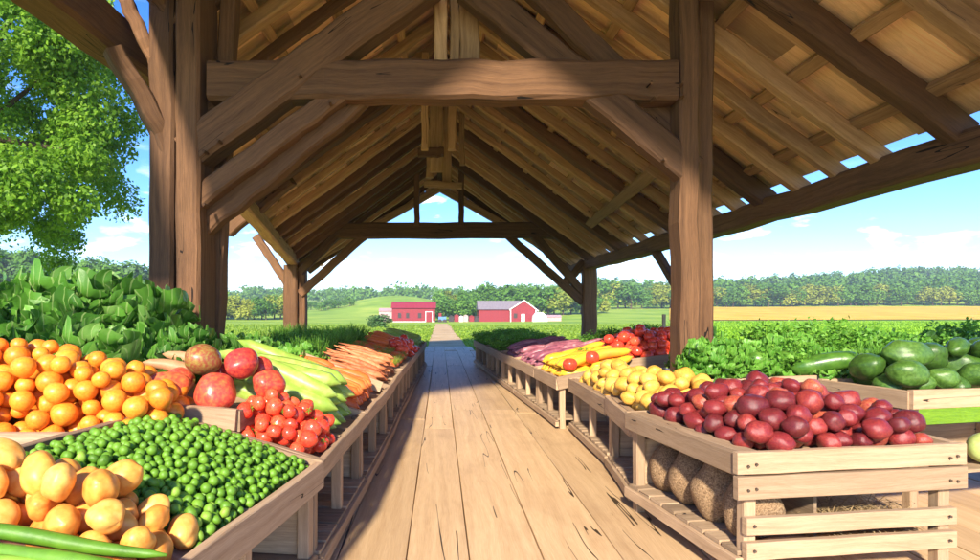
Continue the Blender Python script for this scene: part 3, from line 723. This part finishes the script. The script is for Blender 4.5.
# back tables left
QL1,q=stand('back_table','rear table of leafy greens at the far left',(-2.0,4.6),(-2.1,5.9),2.2,-1,.9,.95,1,low=False,cat='table')
QL2,q=stand('back_table','rear table of leafy greens between the left posts',(-1.75,5.95),(-1.72,8.2),.62,-1,.9,.95,1,low=False,cat='table')
QL3,q=stand('back_table','rear table of feathery herbs by the left aisle stands',(-1.68,8.35),(-1.65,13.4),1.3,-1,.88,.93,2,low=False,cat='table')

# ---------------------------------------------------------------- leaf things
def leaf(L,W,curl,ruf,seed,n=6,m=4,droop=.6):
    """crinkled leaf rising from origin and arching outwards along +x"""
    vs=[];fs=[]
    for i in range(n+1):
        t=1-(1-i/n)**1.7
        wx=W*(.13+1.25*t**1.1)*math.sqrt(max(0,1-t**3.2))*(1+.07*math.sin(t*29+seed))
        a=curl-droop*t*1.6
        cx=L*t*math.cos(curl-droop*t*.8); cz=L*t*math.sin(curl-droop*t*.8)
        for j in range(m+1):
            s=(j/m-.5)*2
            rf=ruf*(abs(s)**1.8)*(math.sin(t*19+seed*3+s*2.)+.6*math.sin(t*41+seed+(2 if s>0 else 0)))+ruf*.6*mnoise.noise(Vector((t*5,s*3,seed*9)))
            vs.append(Vector((cx-rf*.6*math.sin(a),s*wx*.5*(1+.12*math.sin(t*23+seed)),cz+rf+.18*W*s*s)))
    for i in range(n):
        for j in range(m):
            a=i*(m+1)+j; fs.append((a,a+1,a+m+2,a+m+1))
    uvs=[((j/m-.5)*2,i/n) for i in range(n+1) for j in range(m+1)]
    return vs,fs,uvs
def head(name,mat,nl,L,W,ruf,lo=.25,hi=1.45,seed=0,n=7,m=5):
    random.seed(seed); mb=MB()
    for i in range(nl):
        f=i/nl; c=lerp(lo,hi,f)
        vs,fs,uvs=leaf(L*U(.75,1.05)*(1-.25*f),W*U(.8,1.15),c,ruf,i+seed,n,m,droop=U(.35,.75)*(1-f*.5))
        mt=Matrix.Rotation(i*2.4+U(-.3,.3),4,'Z')@Matrix.Translation((.03*(1-f),0,.02*f))
        mb.add(vs,fs,mt,uvs)
    me=mb.mesh(name,mat,smooth=True); me.validate(); return me
def herb(name,mat,ns,h,spread,lsz,seed,per=40):
    random.seed(seed); mb=MB()
    for i in range(ns):
        an=U(0,6.3); le=U(.1,1)**.6*spread; tip=Vector((math.cos(an)*le,math.sin(an)*le,h*U(.7,1.05)*(1-.25*le/spread)))
        for k in range(per):
            t=U(.25,1.05); p=tip*t+Vector((U(-1,1),U(-1,1),U(-.6,.6)))*h*.14
            s=lsz*U(.6,1.3); d=Vector((U(-1,1),U(-1,1),U(-.3,.8))).normalized(); e=d.cross(Vector((U(-1,1),U(-1,1),U(-1,1)))).normalized()
            b=len(mb.v); mb.v+=[p-d*s,p+e*s*.5,p+d*s,p-e*s*.5]; mb.face((b,b+1,b+2,b+3),[(0,0)]*4)
        mb.tube([Vector((0,0,0)),tip*.5+Vector((0,0,.02)),tip],[.006,.004,.002],4)
    return mb.mesh(name,mat,smooth=False)
def frond(name,mat,ns,h,seed):
    """feathery thin needles: dill, spring onion tops"""
    random.seed(seed); mb=MB()
    for i in range(ns):
        an=U(0,6.3); lean=U(.15,1.1); tip=Vector((math.cos(an)*lean,math.sin(an)*lean,1)).normalized()*h*U(.7,1.1)
        mid=tip*.5+Vector((0,0,.06*h)); mb.tube([Vector((0,0,0)),mid,tip],[.008,.006,.002],4)
        for k in range(10):
            t=U(.3,1); p=tip*t; d=(tip.normalized()+Vector((U(-1,1),U(-1,1),U(-.4,.6)))).normalized()*h*.16
            s=d.cross(Vector((0,0,1))).normalized()*.004; b=len(mb.v)
            mb.v+=[p-s,p+s,p+d+s*.3,p+d-s*.3]; mb.face((b,b+1,b+2,b+3),[(0,0)]*4)
    return mb.mesh(name,mat)
M['kale']=leafm('kale_leaf',[(.2,(.025,.09,.012)),(.42,(.06,.19,.02)),(.6,(.1,.27,.03)),(.8,(.24,.42,.1))],6,.38,veins=True)
M['lettuce']=leafm('lettuce_leaf',[(.2,(.05,.17,.015)),(.45,(.1,.3,.03)),(.65,(.18,.42,.05)),(.85,(.32,.52,.1))],4,.4,veins=True)
M['herb']=leafm('herb_leaf',[(.2,(.07,.21,.018)),(.5,(.14,.36,.035)),(.8,(.28,.5,.07))],5)
M['paleherb']=leafm('pale_herb_leaf',[(.2,(.18,.3,.03)),(.5,(.36,.46,.06)),(.8,(.6,.6,.14))],5)
kale=[head('kale_plant',M['kale'],60,.38,.23,.028,.1,1.5,i+1,15,8) for i in range(3)]
lett=[head('lettuce',M['lettuce'],60,.26,.18,.022,.1,1.45,i+11,14,8) for i in range(3)]
herbs=[herb('parsley_bunch',M['herb'],26,.34,.28,.022,i+21) for i in range(3)]
dill=[frond('dill_bunch',M['herb'],80,.42,i+31) for i in range(2)]
pale=[frond('yellow_greens_bunch',M['paleherb'],80,.36,i+41) for i in range(2)]
random.seed(99)
g='leafy plants at the far left'
for i in range(22):
    x=-3.95+.27*(i%8)+U(-.08,.08); row=i//8; y=4.75+.42*row+U(-.08,.08); z=.9+.05*row
    if x>-2.1: x=-2.15+U(-.05,0)
    place(random.choice(kale+kale+lett[:1]),'kale_plant',(x,y,z+.06*row),'big crinkled dark green leafy plant behind the apricots','leafy plant',g,(U(-.15,.15),U(-.15,.15),U(0,6.3)),U(1.35,2.3)*(1.15 if x<-2.6 else .85))
g='lettuces right of the left post'
for i in range(16):
    x=-2.3+.2*(i%4)+U(-.05,.05); y=6.1+.5*(i//4)+U(-.1,.1)
    place(random.choice(lett+kale[:1]),'lettuce',(x,y,.88),'leafy lettuce on the rear table right of the left post','lettuce',g,(U(-.2,.2),U(-.2,.2),U(0,6.3)),U(1.1,1.45))
for i in range(5):
    place(random.choice(dill),'dill_bunch',(-2.25+.15*i,5.25+U(-.1,.1),.93),'feathery dill bunch below the left post','dill','dill below the left post',(0,0,U(0,6)),U(.7,.9))
g='dill on the left rear table'
for i in range(40):
    place(random.choice(dill+herbs[:1]),'dill_bunch',(-2.8+.28*(i%5)+U(-.06,.06),8.5+.6*(i//5)+U(-.15,.15),.84),'feathery dill bunch on the long rear table behind the carrots','dill',g,(U(-.2,.2),U(-.2,.2),U(0,6.3)),U(.8,1.2))
for i in range(16):
    p=bil(LQ[4],(i//4+.5)/4,(i%4+.5)/4); place(random.choice(pale),'yellow_greens_bunch',p,'bunch of yellow green leaves beyond the rusty carrots','greens','yellow greens on the left row',(0,0,U(0,6)),U(.4,.55))
for i in range(5):
    p=bil(LQ[2],.97,.2*i+.1); 
for i in range(18):
    p=bil(RQ[3+(i%2)],(i//6+.5)/3,(i//2%3+.5)/3)
for k,Q in enumerate((RQ[3],RQ[4])):
    for i in range(24):
        p=bil(Q,(i//4+.5)/6,(i%4+.5)/4); place(random.choice(herbs),'parsley_bunch',p+Vector((U(-.06,.06),U(-.06,.06),0)),'bushy parsley bunch on the far end of the right row','parsley','parsley on the far right stands',(0,0,U(0,6)),U(.85,1.2))
for i in range(7):
    p=bil(QT,.95,(i+.5)/7); place(random.choice(herbs),'parsley_bunch',p+Vector((0,0,.12)),'curly parsley bunch behind the red tomatoes','parsley','parsley behind the tomatoes',(0,0,U(0,6)),U(.7,1.))
p=bil(RQ[0],.6,.75); place(herbs[0],'parsley_bunch',p+Vector((0,0,.12)),'single parsley sprig between yellow squash and tomatoes','parsley',None,(0,0,1),.6)
g='leafy greens on the right tables'
for i in range(10):
    x=2.5+.24*(i%5)+U(-.04,.04); y=5.74+.24*(i//5)
    place(random.choice(lett+herbs),'leafy_greens',(x,y,1.0+.09*(i//5)),'frilly green leaves on the table behind the red potatoes','greens',g,(U(-.2,.2),U(-.2,.2),U(0,6.3)),U(.95,1.25))
g='rear leafy greens beside the melons'
for i in range(27):
    x=3.4+.27*(i%9)+U(-.06,.06); y=5.65+.36*(i//9)
    place(random.choice(lett+herbs),'leafy_greens',(x,y,.98+.07*(i//9)),'green leaves on the rear table above the melons','greens',g,(U(-.2,.2),U(-.2,.2),U(0,6.3)),U(.95,1.25))
g='greens outside the right post'
for i in range(21):
    x=3.2+.26*(i%7)+U(-.06,.06); y=6.9+.5*(i//7)
    place(random.choice(lett+herbs),'leafy_greens',(x,y,.9),'loose lettuce on the low table outside the right hand post','greens',g,(U(-.2,.2),U(-.2,.2),U(0,6.3)),U(1.,1.25))
for i,(x,y,s) in enumerate(((3.75,5.3,.75),(4.6,5.42,.6),(5.3,5.35,.7))):
    place(dill[i%2],'dill_bunch',(x,y,1.02),['tallest feathery sprig rising behind the melons','small feathery sprig behind the middle melons','feathery sprig behind the melons at the picture edge'][i],'dill','feathery sprigs behind the melons',(.3,0,i*2),s)
# leaf sprig by the mangoes
for i in range(4):
    place(herbs[i%3],'parsley_bunch',(-1.86+.1*i,2.9+.05*i,.86),'dark leafy sprig tucked between mangoes and peas','parsley','sprigs between mangoes and peas',(0,0,i),.3)
# ---------------------------------------------------------------- trees
def crown_cloud(mb,c,rad,n,sz,squash=.85,seed=0,lob=7):
    """leaf faces massed in lobes round the crown; uneven outline and gaps"""
    rnd=random.Random(seed); lobes=[]
    for i in range(lob):
        a=rnd.uniform(0,6.3); e=rnd.uniform(-.6,1.2); rr=rad*rnd.uniform(.35,.75)
        lobes.append((c+Vector((math.cos(a)*math.cos(e)*rr,math.sin(a)*math.cos(e)*rr,math.sin(e)*rr*squash)),rad*rnd.uniform(.28,.52)))
    lobes.append((c,rad*.6))
    for i in range(n):
        lc,lr=rnd.choice(lobes)
        d=Vector((rnd.gauss(0,1),rnd.gauss(0,1),rnd.gauss(0,1))).normalized()
        p=lc+Vector((d.x,d.y,d.z*squash))*lr*(rnd.random()**.35)*rnd.uniform(.8,1.1)
        nrm=(d+Vector((rnd.uniform(-.8,.8),rnd.uniform(-.8,.8),rnd.uniform(-.5,1)))).normalized()
        t=nrm.cross(Vector((rnd.uniform(-1,1),rnd.uniform(-1,1),rnd.uniform(-1,1)))).normalized(); b=nrm.cross(t)
        s=sz*rnd.uniform(.6,1.3); k=len(mb.v)
        mb.v+=[p-t*s,p+b*s*.6,p+t*s,p-b*s*.6]; mb.face((k,k+1,k+2,k+3),[(0,0)]*4)
def leafc(name,stops,trans=.3): return leafm(name,stops,.25,.7,trans,.8,3)
M['tg']=leafc('wood_green',[(.2,(.06,.16,.018)),(.5,(.11,.26,.028)),(.8,(.2,.37,.045))])
M['ty']=leafc('wood_yellow',[(.2,(.16,.23,.02)),(.5,(.29,.35,.035)),(.8,(.42,.43,.06))])
M['tb']=leafc('wood_dark',[(.2,(.05,.12,.04)),(.5,(.08,.18,.05)),(.8,(.14,.26,.07))])
M['tree']=leafm('tree_leaf',[(.2,(.09,.2,.015)),(.45,(.17,.36,.025)),(.65,(.27,.48,.04)),(.85,(.42,.58,.1))],.5,0.5,.55,.2,10)
def tree_meshes(mat,seed,hw,n=1600):
    mb=MB(); crown_cloud(mb,Vector((0,0,.44)),.5*hw,n,.045,1.0,seed,9)
    mt=MB(); mt.tube([(0,0,-.05),(.01,0,.2),(0,.01,.5)],[.028,.02,.01],6)
    return mb.mesh('crown',mat),mt.mesh('trunk',M['bark'])
kinds={k:[tree_meshes(M[k],i+hash(k)%7+3 if False else i*5+{'tg':1,'ty':2,'tb':3}[k],1.0+.15*i) for i in range(3)] for k in ('tg','ty','tb')}
def tree(x,y,h,kind,label,group,sx=1):
    cm,tm=random.choice(kinds[kind]); e=empty('tree',(x,y,land(x,y)-.1)); tag(e,label,'tree',group)
    c=bpy.data.objects.new('crown',cm); t=bpy.data.objects.new('trunk',tm)
    for o in (t,c): col.objects.link(o); o.parent=e
    e.scale=(h*sx,h*sx,h); e.rotation_euler=(0,0,U(0,6.3)); return e
def row(x0,x1,d,h,n,kinds_,label,group,dj=10,sx=1.1):
    for i in range(n):
        px=lerp(x0,x1,(i+.5)/n)+U(-.3,.3)*(x1-x0)/n; dd=d+U(-dj,dj); k=random.choice(kinds_)
        tree((px-440)/620*dd,dd,h*U(.8,1.15),k,label,group,sx*U(.9,1.15))
row(207,290,200,8.5,13,['ty','ty','tg'],'yellow green tree in the row between the left posts','trees between the left posts',8,1.2)
row(92,150,140,5.2,9,['ty','tg'],'round yellow green tree in the hedge line at the left','hedge line at the left',3,1.5)
row(-60,155,185,13.5,24,['tg','tg','tb'],'tall green tree on the slope at the far left','trees on the left slope',12,1.1)
row(440,600,235,11.5,20,['tg','ty','tg'],'leafy tree standing behind the red barns','trees behind the barns',10,1.15)
row(596,700,300,12,13,['ty','tg','ty'],'pale green tree between the right hand posts','trees between the right posts',10,1.25)
row(712,880,332,12,26,['tg','ty'],'bushy tree along the far edge of the wheat field','trees edging the wheat field',5,1.35)
row(880,1010,332,10,16,['tg','ty','tb'],'rounded tree at the right end of the wheat field','trees at the right end of the wheat',5,1.3)
row(300,352,300,5,6,['tg'],'small tree in the low distance left of the barns','small trees left of the barns',10,1.4)
row(441,479,190,7,5,['tg'],'green tree in the gap between the two barns','trees in the gap between the barns',6,1.2)
# far woods: one mass
def woods(name,label,x0,x1,d0,d1,n,h,mats,seed,nl=220):
    rnd=random.Random(seed); mb=MB()
    for i in range(n):
        d=lerp(d0,d1,rnd.random()); px=rnd.uniform(x0,x1); x=(px-440)/620*d; hh=h*rnd.uniform(.75,1.25)
        crown_cloud(mb,Vector((x,d,land(x,d)+hh*.4)),hh*.56,nl,hh*.085,1.0,rnd.randint(0,99999),5)
    cx=((x0+x1)/2-440)/620*d0
    o=mb.build(name,M[mats],loc=(cx,d0,land(cx,d0))); o['kind']='stuff'; o['label']=label; return o
woods('far_woods','blue green woods on the hills at the right',590,1060,400,640,420,15,'tg',5)
woods('far_woods','mixed green woods on the nearer right slope',600,1060,345,400,150,12,'tg',6)
woods('far_woods','dark wood along the skyline left of the barns',195,600,470,640,260,14,'tg',7,170)
woods('far_woods','dense wood on the skyline at the far left',-120,170,215,300,90,13,'tg',8)
# bush by the barns
e=tree((380-440)/620*75,75,1.9,'tb','low dark bush at the edge of the meadow left of the path','bushes by the path',2.0); e.name='bush'; e['category']='bush'
# big tree at the left
e=empty('broadleaf_tree',(-14.5,17,-.15)); tag(e,'large bright green leafy tree overhanging from the left edge','tree')
mt=MB(); mt.tube([(-14.5,17,-.2),(-14.4,17,2.5),(-14,16.8,5),(-13.6,16.6,8)],[.5,.38,.3,.16],12)
tips=[(-9.8,15.8,7.8),(-9.2,15.6,5.6),(-11,16.5,9.8),(-9.4,16,6.6),(-10.8,15.2,4.2),(-12,18,11),(-16,16,9),(-17.5,18,7),(-13,13.8,8),(-15,20,8)]
for t in tips:
    a=Vector((-14.1,16.9,U(3,6))); b=Vector(t); m=(a+b)/2+Vector((U(-.3,.3),U(-.3,.3),.5)); mt.tube([a,m,b],[.16,.1,.03],7)
mt.build('trunk',M['bark'],e,smooth=True)
mb=MB(); rnd=random.Random(3)
cl=[]
for i in range(380):
    # clumps over an uneven ellipsoid crown centred left of the view
    a=rnd.uniform(0,6.3); el=rnd.uniform(-.75,1.4); rr=rnd.uniform(.62,1.0)
    c=Vector((-13.9+math.cos(a)*math.cos(el)*5.6*rr, 16.6+math.sin(a)*math.cos(el)*4.6*rr, 6.9+math.sin(el)*5.6*rr))
    c+=Vector((mnoise.noise(c*.4)*1.2,0,mnoise.noise(c*.4+Vector((9,9,9)))*1.2))
    cl.append((c,rnd.uniform(.35,.85)))
for t in tips: cl+= [(Vector(t)+Vector((rnd.uniform(-.5,.5),rnd.uniform(-.5,.5),rnd.uniform(-.5,.5))),rnd.uniform(.5,.8)) for _ in range(3)]
for c,r in cl:
    n=int(620*r/.7*(1 if c.x>-14 else .3))
    for k in range(n):
        d=Vector((rnd.gauss(0,1),rnd.gauss(0,1),rnd.gauss(0,.8))).normalized(); p=c+d*r*rnd.random()**.45
        nm=(d*.5+Vector((rnd.uniform(-1,1),rnd.uniform(-1,1),rnd.uniform(-.2,1)))).normalized()
        t=nm.cross(Vector((rnd.uniform(-1,1),rnd.uniform(-1,1),rnd.uniform(-1,1)))).normalized(); b=nm.cross(t); s=rnd.uniform(.04,.085)
        q=len(mb.v); mb.v+=[p-t*s,p+b*s*.6,p+t*s,p-b*s*.6]; mb.face((q,q+1,q+2,q+3),[(0,0)]*4)
mb.build('crown',M['tree'],e)
# crop plants in the right field
def blades(name,label,mat,n,fx,sz,dz):
    rnd=random.Random(12); mb=MB()
    for i in range(n):
        x,y=fx(rnd); s=sz*rnd.uniform(.6,1.3)*(1+y*.012); z=land(x,y)+dz
        for k in range(3):
            a=rnd.uniform(0,6.3); d=Vector((math.cos(a),math.sin(a),rnd.uniform(.5,1.6))).normalized()*s; w=Vector((-math.sin(a),math.cos(a),0))*s*.35
            p=Vector((x,y,z)); q=len(mb.v); mb.v+=[p,p+d*.5-w*.8,p+d,p+d*.5+w*.8]; mb.face((q,q+1,q+2,q+3),[(0,0)]*4)
    o=mb.build(name,M[mat],loc=(10,30,-.1)); o['kind']='stuff'; o['label']=label
M['cropleaf']=leafm('crop_leaf',[(.2,(.16,.34,.01)),(.5,(.26,.5,.018)),(.8,(.4,.62,.05))],.3,.6,.4,.1,5)
def fx(r):
    y=12+110*r.random()**1.5; y=round(y/.5)*.5+r.uniform(-.08,.08); return lerp(y*.37+1,y*1.05+2,r.random()),y
blades('crop_plants','young leafy crop rows in the vivid green field','cropleaf',30000,fx,.17,.04)
def fx(r):
    y=25.5+80*r.random()**1.7
    while True:
        x=r.uniform(-.75*y-3,.4*y)
        if not -.6<x<1.25: return x,y
M['grassleaf']=leafm('grass_blade',[(.2,(.16,.28,.025)),(.5,(.27,.42,.035)),(.8,(.42,.52,.07))],.3,.7,.4,.1,5)
blades('meadow_grass','meadow grass tufts beyond the pavilion','grassleaf',24000,fx,.11,0)
# posts/plants outside
for i,(px,d,h) in enumerate(((664,14.5,1.5),)):
    x=(px-440)/620*d; o=MB().beam((x,d,-.2),(x,d,h),.07,.07,up=(0,1,0),seg=5,jit=.008).build('fence_post',M['crate'],loc=(x,d,-.15)); tag(o,'thin bare wooden stake standing beyond the tomatoes','stake')
for i,px in enumerate((716,721)):
    d=13; x=(px-440)/620*d; mb=MB().beam((x,d,-.2),(x+U(-.03,.03),d,1.25-.1*i),.06,.05,up=(0,1,0),seg=5,jit=.01); o=mb.build('plant_stake',M['herb'],loc=(x,d,-.15)); tag(o,['taller mossy green stake just right of the front right post','shorter mossy green stake beside the taller one'][i],'stake','green stakes right of the post')

# ---------------------------------------------------------------- red barns
def plain(name,c,rough=.7,sc_=3,amt=.25,b_=.2):
    m,nt,b=new_mat(name); tc=nd(nt,'ShaderNodeTexCoord').outputs['Object']
    n=noi(nt,tc,sc_,5); wv=nd(nt,'ShaderNodeTexWave',bands_direction='X'); wv.inputs['Scale'].default_value=.9; wv.inputs['Distortion'].default_value=.3; nt.links.new(tc,wv.inputs[0]); n=mth(nt,'ADD',mth(nt,'MULTIPLY',n,.75),mth(nt,'MULTIPLY',wv.outputs['Fac'],.25)); nt.links.new(ramp(nt,n,[(.3,[q*(1-amt) for q in c]),(.7,[min(1,q*(1+amt)) for q in c])]),b.inputs['Base Color'])
    b.inputs['Roughness'].default_value=rough; bump(nt,b,n,b_,.02); return m
M['red']=plain('barn_red',(.22,.012,.02),.7); M['redroof']=plain('barn_red_roof',(.24,.02,.035),.6)
M['greyroof']=plain('grey_metal_roof',(.22,.19,.2),.6); M['wht']=plain('white_trim',(.75,.74,.72),.6); M['dk']=plain('dark_opening',(.05,.04,.04),.9)
M['pinkwall']=plain('faded_wall',(.45,.3,.3),.8)
M['bl']=plain('blue_paint',(.08,.2,.42),.5)
def prism(mb,prof,y0,y1,ax):
    """profile points (a,z) extruded; ax='x': a is y, runs x; ax='y': a is x, runs y"""
    n=len(prof); k=len(mb.v)
    for e in (y0,y1):
        for a,z in prof: mb.v.append(Vector((a,e,z)) if ax=='y' else Vector((e,a,z)))
    for i in range(n):
        j=(i+1)%n; mb.face((k+i,k+j,k+n+j,k+n+i),[(0,0)]*4)
    mb.face(tuple(k+i for i in range(n)),[(0,0)]*n); mb.face(tuple(k+n+i for i in range(n-1,-1,-1)),[(0,0)]*n)
def bx(mb,x0,x1,y0,y1,z0,z1): prism(mb,[(x0,z0),(x1,z0),(x1,z1),(x0,z1)],y0,y1,'y')
D=170; z0=land(-10,D)-.1; sx=D/620
def X(px,d=D): return (px-440)/620*d
def Z(py,d=D): return H-(py-310)/620*d
b1=empty('red_barn',(X(414),D,z0)); tag(b1,'long dark red barn with red roof left of the path','barn')
zb=land(X(414),D)-.3
ze=Z(308); zr=Z(301.5)
mb=MB(); bx(mb,X(392),X(435),D,D+8,zb,ze); mb.build('wall',M['red'],b1)
mb=MB(); prism(mb,[(D-.4,ze-.05),(D+1.6,zr-.3),(D+4,zr),(D+6.4,zr-.3),(D+8.4,ze-.05)],X(391),X(436),'x'); mb.build('roof',M['redroof'],b1)
mb=MB(); bx(mb,X(378.5),X(391.5),D+1.5,D+6,zb,Z(311)); prism(mb,[(D+1.2,Z(311)),(D+3.7,Z(308)),(D+6.3,Z(311))],X(378),X(391.5),'x'); mb.build('lean_to',M['pinkwall'],b1)
mb=MB(); bx(mb,X(392.2),X(434.8),D-.08,D-.02,zb,zb+.5); mb.build('base_course',M['wht'],b1)
for px in (398,406,418):
    mb=MB(); bx(mb,X(px),X(px+3.2),D-.1,D-.03,Z(318),Z(313)); mb.build('window',M['dk'],b1)
mb=MB(); bx(mb,X(426),X(432),D-.12,D-.03,zb,Z(312.5)); o=mb.build('door',M['red'],b1)
mb=MB(); bx(mb,X(425.4),X(426),D-.15,D-.01,zb,Z(312)); bx(mb,X(432),X(432.6),D-.15,D-.01,zb,Z(312)); bx(mb,X(425.4),X(432.6),D-.15,D-.01,Z(312),Z(311.4)); mb.build('door_frame',M['wht'],b1)
# tractor-like wagon and bales in the yard
e=empty('farm_wagon',(X(441),D-3,zb)); tag(e,'small blue and red farm wagon parked by the end of the left barn','wagon')
mb=MB(); bx(mb,X(438.5),X(446),D-4,D-2,Z(320),Z(316.5)); mb.build('bed',M['bl'],e)
mb=MB(); bx(mb,X(438.7),X(441.5),D-3.9,D-2.1,Z(316.5),Z(313)); mb.build('cab',M['red'],e)
for px in (440,444.6):
    mb=MB(); c=Vector((X(px),D-4.1,Z(321))); pr=[(c.x+.55*math.cos(a*.5236),c.z+.55*math.sin(a*.5236)) for a in range(12)]; prism(mb,pr,D-4.35,D-4.05,'y'); mb.build('wheel',M['dk'],e)
for i,(px,w,h,m) in enumerate(((449,5,3.4,'dk'),(454.5,4.5,4.4,'red'),(459.5,4,3.,'wht'),(464,4.5,4.,'pinkwall'),(469.5,5,3.4,'red'),(475,4,3,'dk'))):
    mb=MB(); x0,x1=X(px),X(px+w); bx(mb,x0,x1,D+2,D+4,zb,Z(320-h)); prism(mb,[(x0-.1,Z(320-h)),((x0+x1)/2,Z(320-h-1.3)),(x1+.1,Z(320-h))],D+1.9,D+4.1,'y')
    o=mb.build('yard_shed',M[m],loc=((x0+x1)/2,D+3,zb)); tag(o,['small dark shed nearest the blue wagon','small red shed second from the blue wagon','tiny white shed in the middle of the yard row','faded shed right of the tiny white one','second red shed, near the right hand barn','small dark shed closest to the right hand barn'][i],'shed','little sheds between the barns')
# right barn: gable towards us, grey roof running back-left
b2=empty('red_barn',(X(505),D,zb)); tag(b2,'red barn with grey roof and white trimmed gable right of the path','barn')
xa,xm,xb=X(510),X(521),X(536); ze=Z(310); zr=Z(300.5)
mb=MB(); bx(mb,X(479),X(511),D+1,D+9,zb,Z(309)); mb.build('wall',M['red'],b2)
mb=MB(); prism(mb,[(D+.5,Z(309.5)),(D+5,Z(300.5)),(D+9.5,Z(309.5))],X(478),X(524),'x'); mb.build('roof',M['greyroof'],b2)
mb=MB(); prism(mb,[(X(510),zb),(X(536),zb),(X(536),Z(310)),(X(524),Z(301.5)),(X(510),Z(309))],D-.5,D+9,'y'); mb.build('gable_wall',M['red'],b2)
mb=MB()
for a,b in (((509,310),(524,300.4)),((524,300.4),(538,311)),((510.3,322),(510.3,309)),((535.6,322),(535.6,310))):
    mb.beam((X(a[0]),D-.7,Z(a[1])),(X(b[0]),D-.7,Z(b[1])),.3,.28)
mb.build('trim',M['wht'],b2)
mb=MB(); bx(mb,X(521),X(524.5),D-.62,D-.52,zb,Z(314)); mb.build('door',M['wht'],b2)
mb=MB(); bx(mb,X(513.5),X(517),D-.6,D-.52,Z(318),Z(313.5)); mb.build('window',M['dk'],b2)
mb=MB(); prism(mb,[(X(531)+.0,zb),(X(546),zb),(X(545),Z(316)),(X(541),Z(312.5)),(X(535),Z(312)),(X(531.5),Z(316))],D-3,D-1.2,'y')
o=mb.build('canvas_tent',M['wht'],loc=(X(538),D-2,zb)); tag(o,'pale rounded tent in front of the right barn gable','tent')
mb=MB(); bx(mb,X(547),X(562),D+1,D+4,zb,Z(317)); prism(mb,[(D+.8,Z(317)),(D+2.5,Z(315)),(D+4.2,Z(317))],X(546.5),X(562.5),'x')
o=mb.build('low_shed',M['pinkwall'],loc=(X(554),D+2,zb)); tag(o,'long low faded shed right of the right barn','shed')

# ---------------------------------------------------------------- light, sky, camera
EL,AZ=28.5,-170     # sun: elevation; azimuth measured clockwise from +Y (behind the left shoulder)
sv=Vector((math.sin(R(AZ))*math.cos(R(EL)),math.cos(R(AZ))*math.cos(R(EL)),math.sin(R(EL))))
L=bpy.data.lights.new('Sun','SUN'); L.energy=4.0; L.angle=R(3); L.color=(1,.88,.71)
so=bpy.data.objects.new('sun',L); col.objects.link(so); so.rotation_euler=sv.to_track_quat('Z','Y').to_euler()
w=bpy.data.worlds.new('World'); sc.world=w; w.use_nodes=True; nt=w.node_tree; bg=nt.nodes['Background']
sky=nd(nt,'ShaderNodeTexSky',sky_type='NISHITA'); sky.sun_disc=False; sky.sun_elevation=R(EL); sky.sun_rotation=R(AZ); sky.ozone_density=2.5; sky.air_density=.75; sky.dust_density=.2
tc=nd(nt,'ShaderNodeTexCoord').outputs['Generated']
sp=nd(nt,'ShaderNodeSeparateXYZ'); nt.links.new(tc,sp.inputs[0])
cn=noi(nt,scl(nt,tc,(9,9,27)),1.3,6,.55)
cn2=noi(nt,scl(nt,tc,(2,2,7)),1.0,3,.5)
f=ramp(nt,cn,[(.55,(0,0,0)),(.68,(1,1,1))])
f2=ramp(nt,cn2,[(.38,(0,0,0)),(.56,(1,1,1))])
band=ramp(nt,sp.outputs[2],[(.0,(.4,.4,.4)),(.06,(1,1,1)),(.2,(.9,.9,.9)),(.34,(.12,.08,.08)),(1,(.05,.05,.05))])
cf=mth(nt,'MULTIPLY',mth(nt,'MULTIPLY',f,f2),band,clamp=True)
hs=nd(nt,'ShaderNodeHueSaturation'); hs.inputs['Saturation'].default_value=1.35; hs.inputs['Hue'].default_value=.515; nt.links.new(sky.outputs[0],hs.inputs['Color'])
c=mix(nt,hs.outputs[0],(10,10,10.2),mth(nt,'MULTIPLY',cf,.85))
nt.links.new(c,bg.inputs[0]); bg.inputs[1].default_value=.13
hm=bpy.data.materials.new('haze'); hm.use_nodes=True; ht=hm.node_tree; ht.nodes.remove(ht.nodes['Principled BSDF'])
pv=nd(ht,'ShaderNodeVolumePrincipled'); pv.inputs['Color'].default_value=(.78,.88,1,1); pv.inputs['Density'].default_value=.0005; pv.inputs['Anisotropy'].default_value=.2
ht.links.new(pv.outputs[0],ht.nodes['Material Output'].inputs['Volume'])
mb=MB(); hv=[Vector((x,y,z)) for z in (-6,75) for x,y in ((-2600,-70),(2600,-70),(2600,1500),(-2600,1500))]
mb.add(hv,[(3,2,1,0),(4,5,6,7),(0,1,5,4),(1,2,6,5),(2,3,7,6),(3,0,4,7)]); o=mb.build('haze',hm,loc=(0,700,-6)); o['kind']='stuff'; o['label']='thin summer haze over the fields'
cam=bpy.data.cameras.new('Camera'); co=bpy.data.objects.new('Camera',cam); col.objects.link(co); sc.camera=co
co.location=(0,0,H); co.rotation_euler=(R(90),0,0); cam.sensor_width=36; cam.lens=36*620/980; cam.shift_x=50/980; cam.shift_y=30/980; cam.clip_end=5000; cam.clip_start=.05
vs_=sc.view_settings; vs_.view_transform='Standard'; vs_.look='None'; vs_.exposure=1.5; vs_.gamma=1; vs_.use_curve_mapping=False
sc.render.resolution_x=1024; sc.render.resolution_y=585
sc.cycles.max_bounces=8; sc.cycles.diffuse_bounces=5; sc.cycles.transparent_max_bounces=8
for o in sc.objects:
    for k in ('_o','z'):
        if k in o: del o[k]
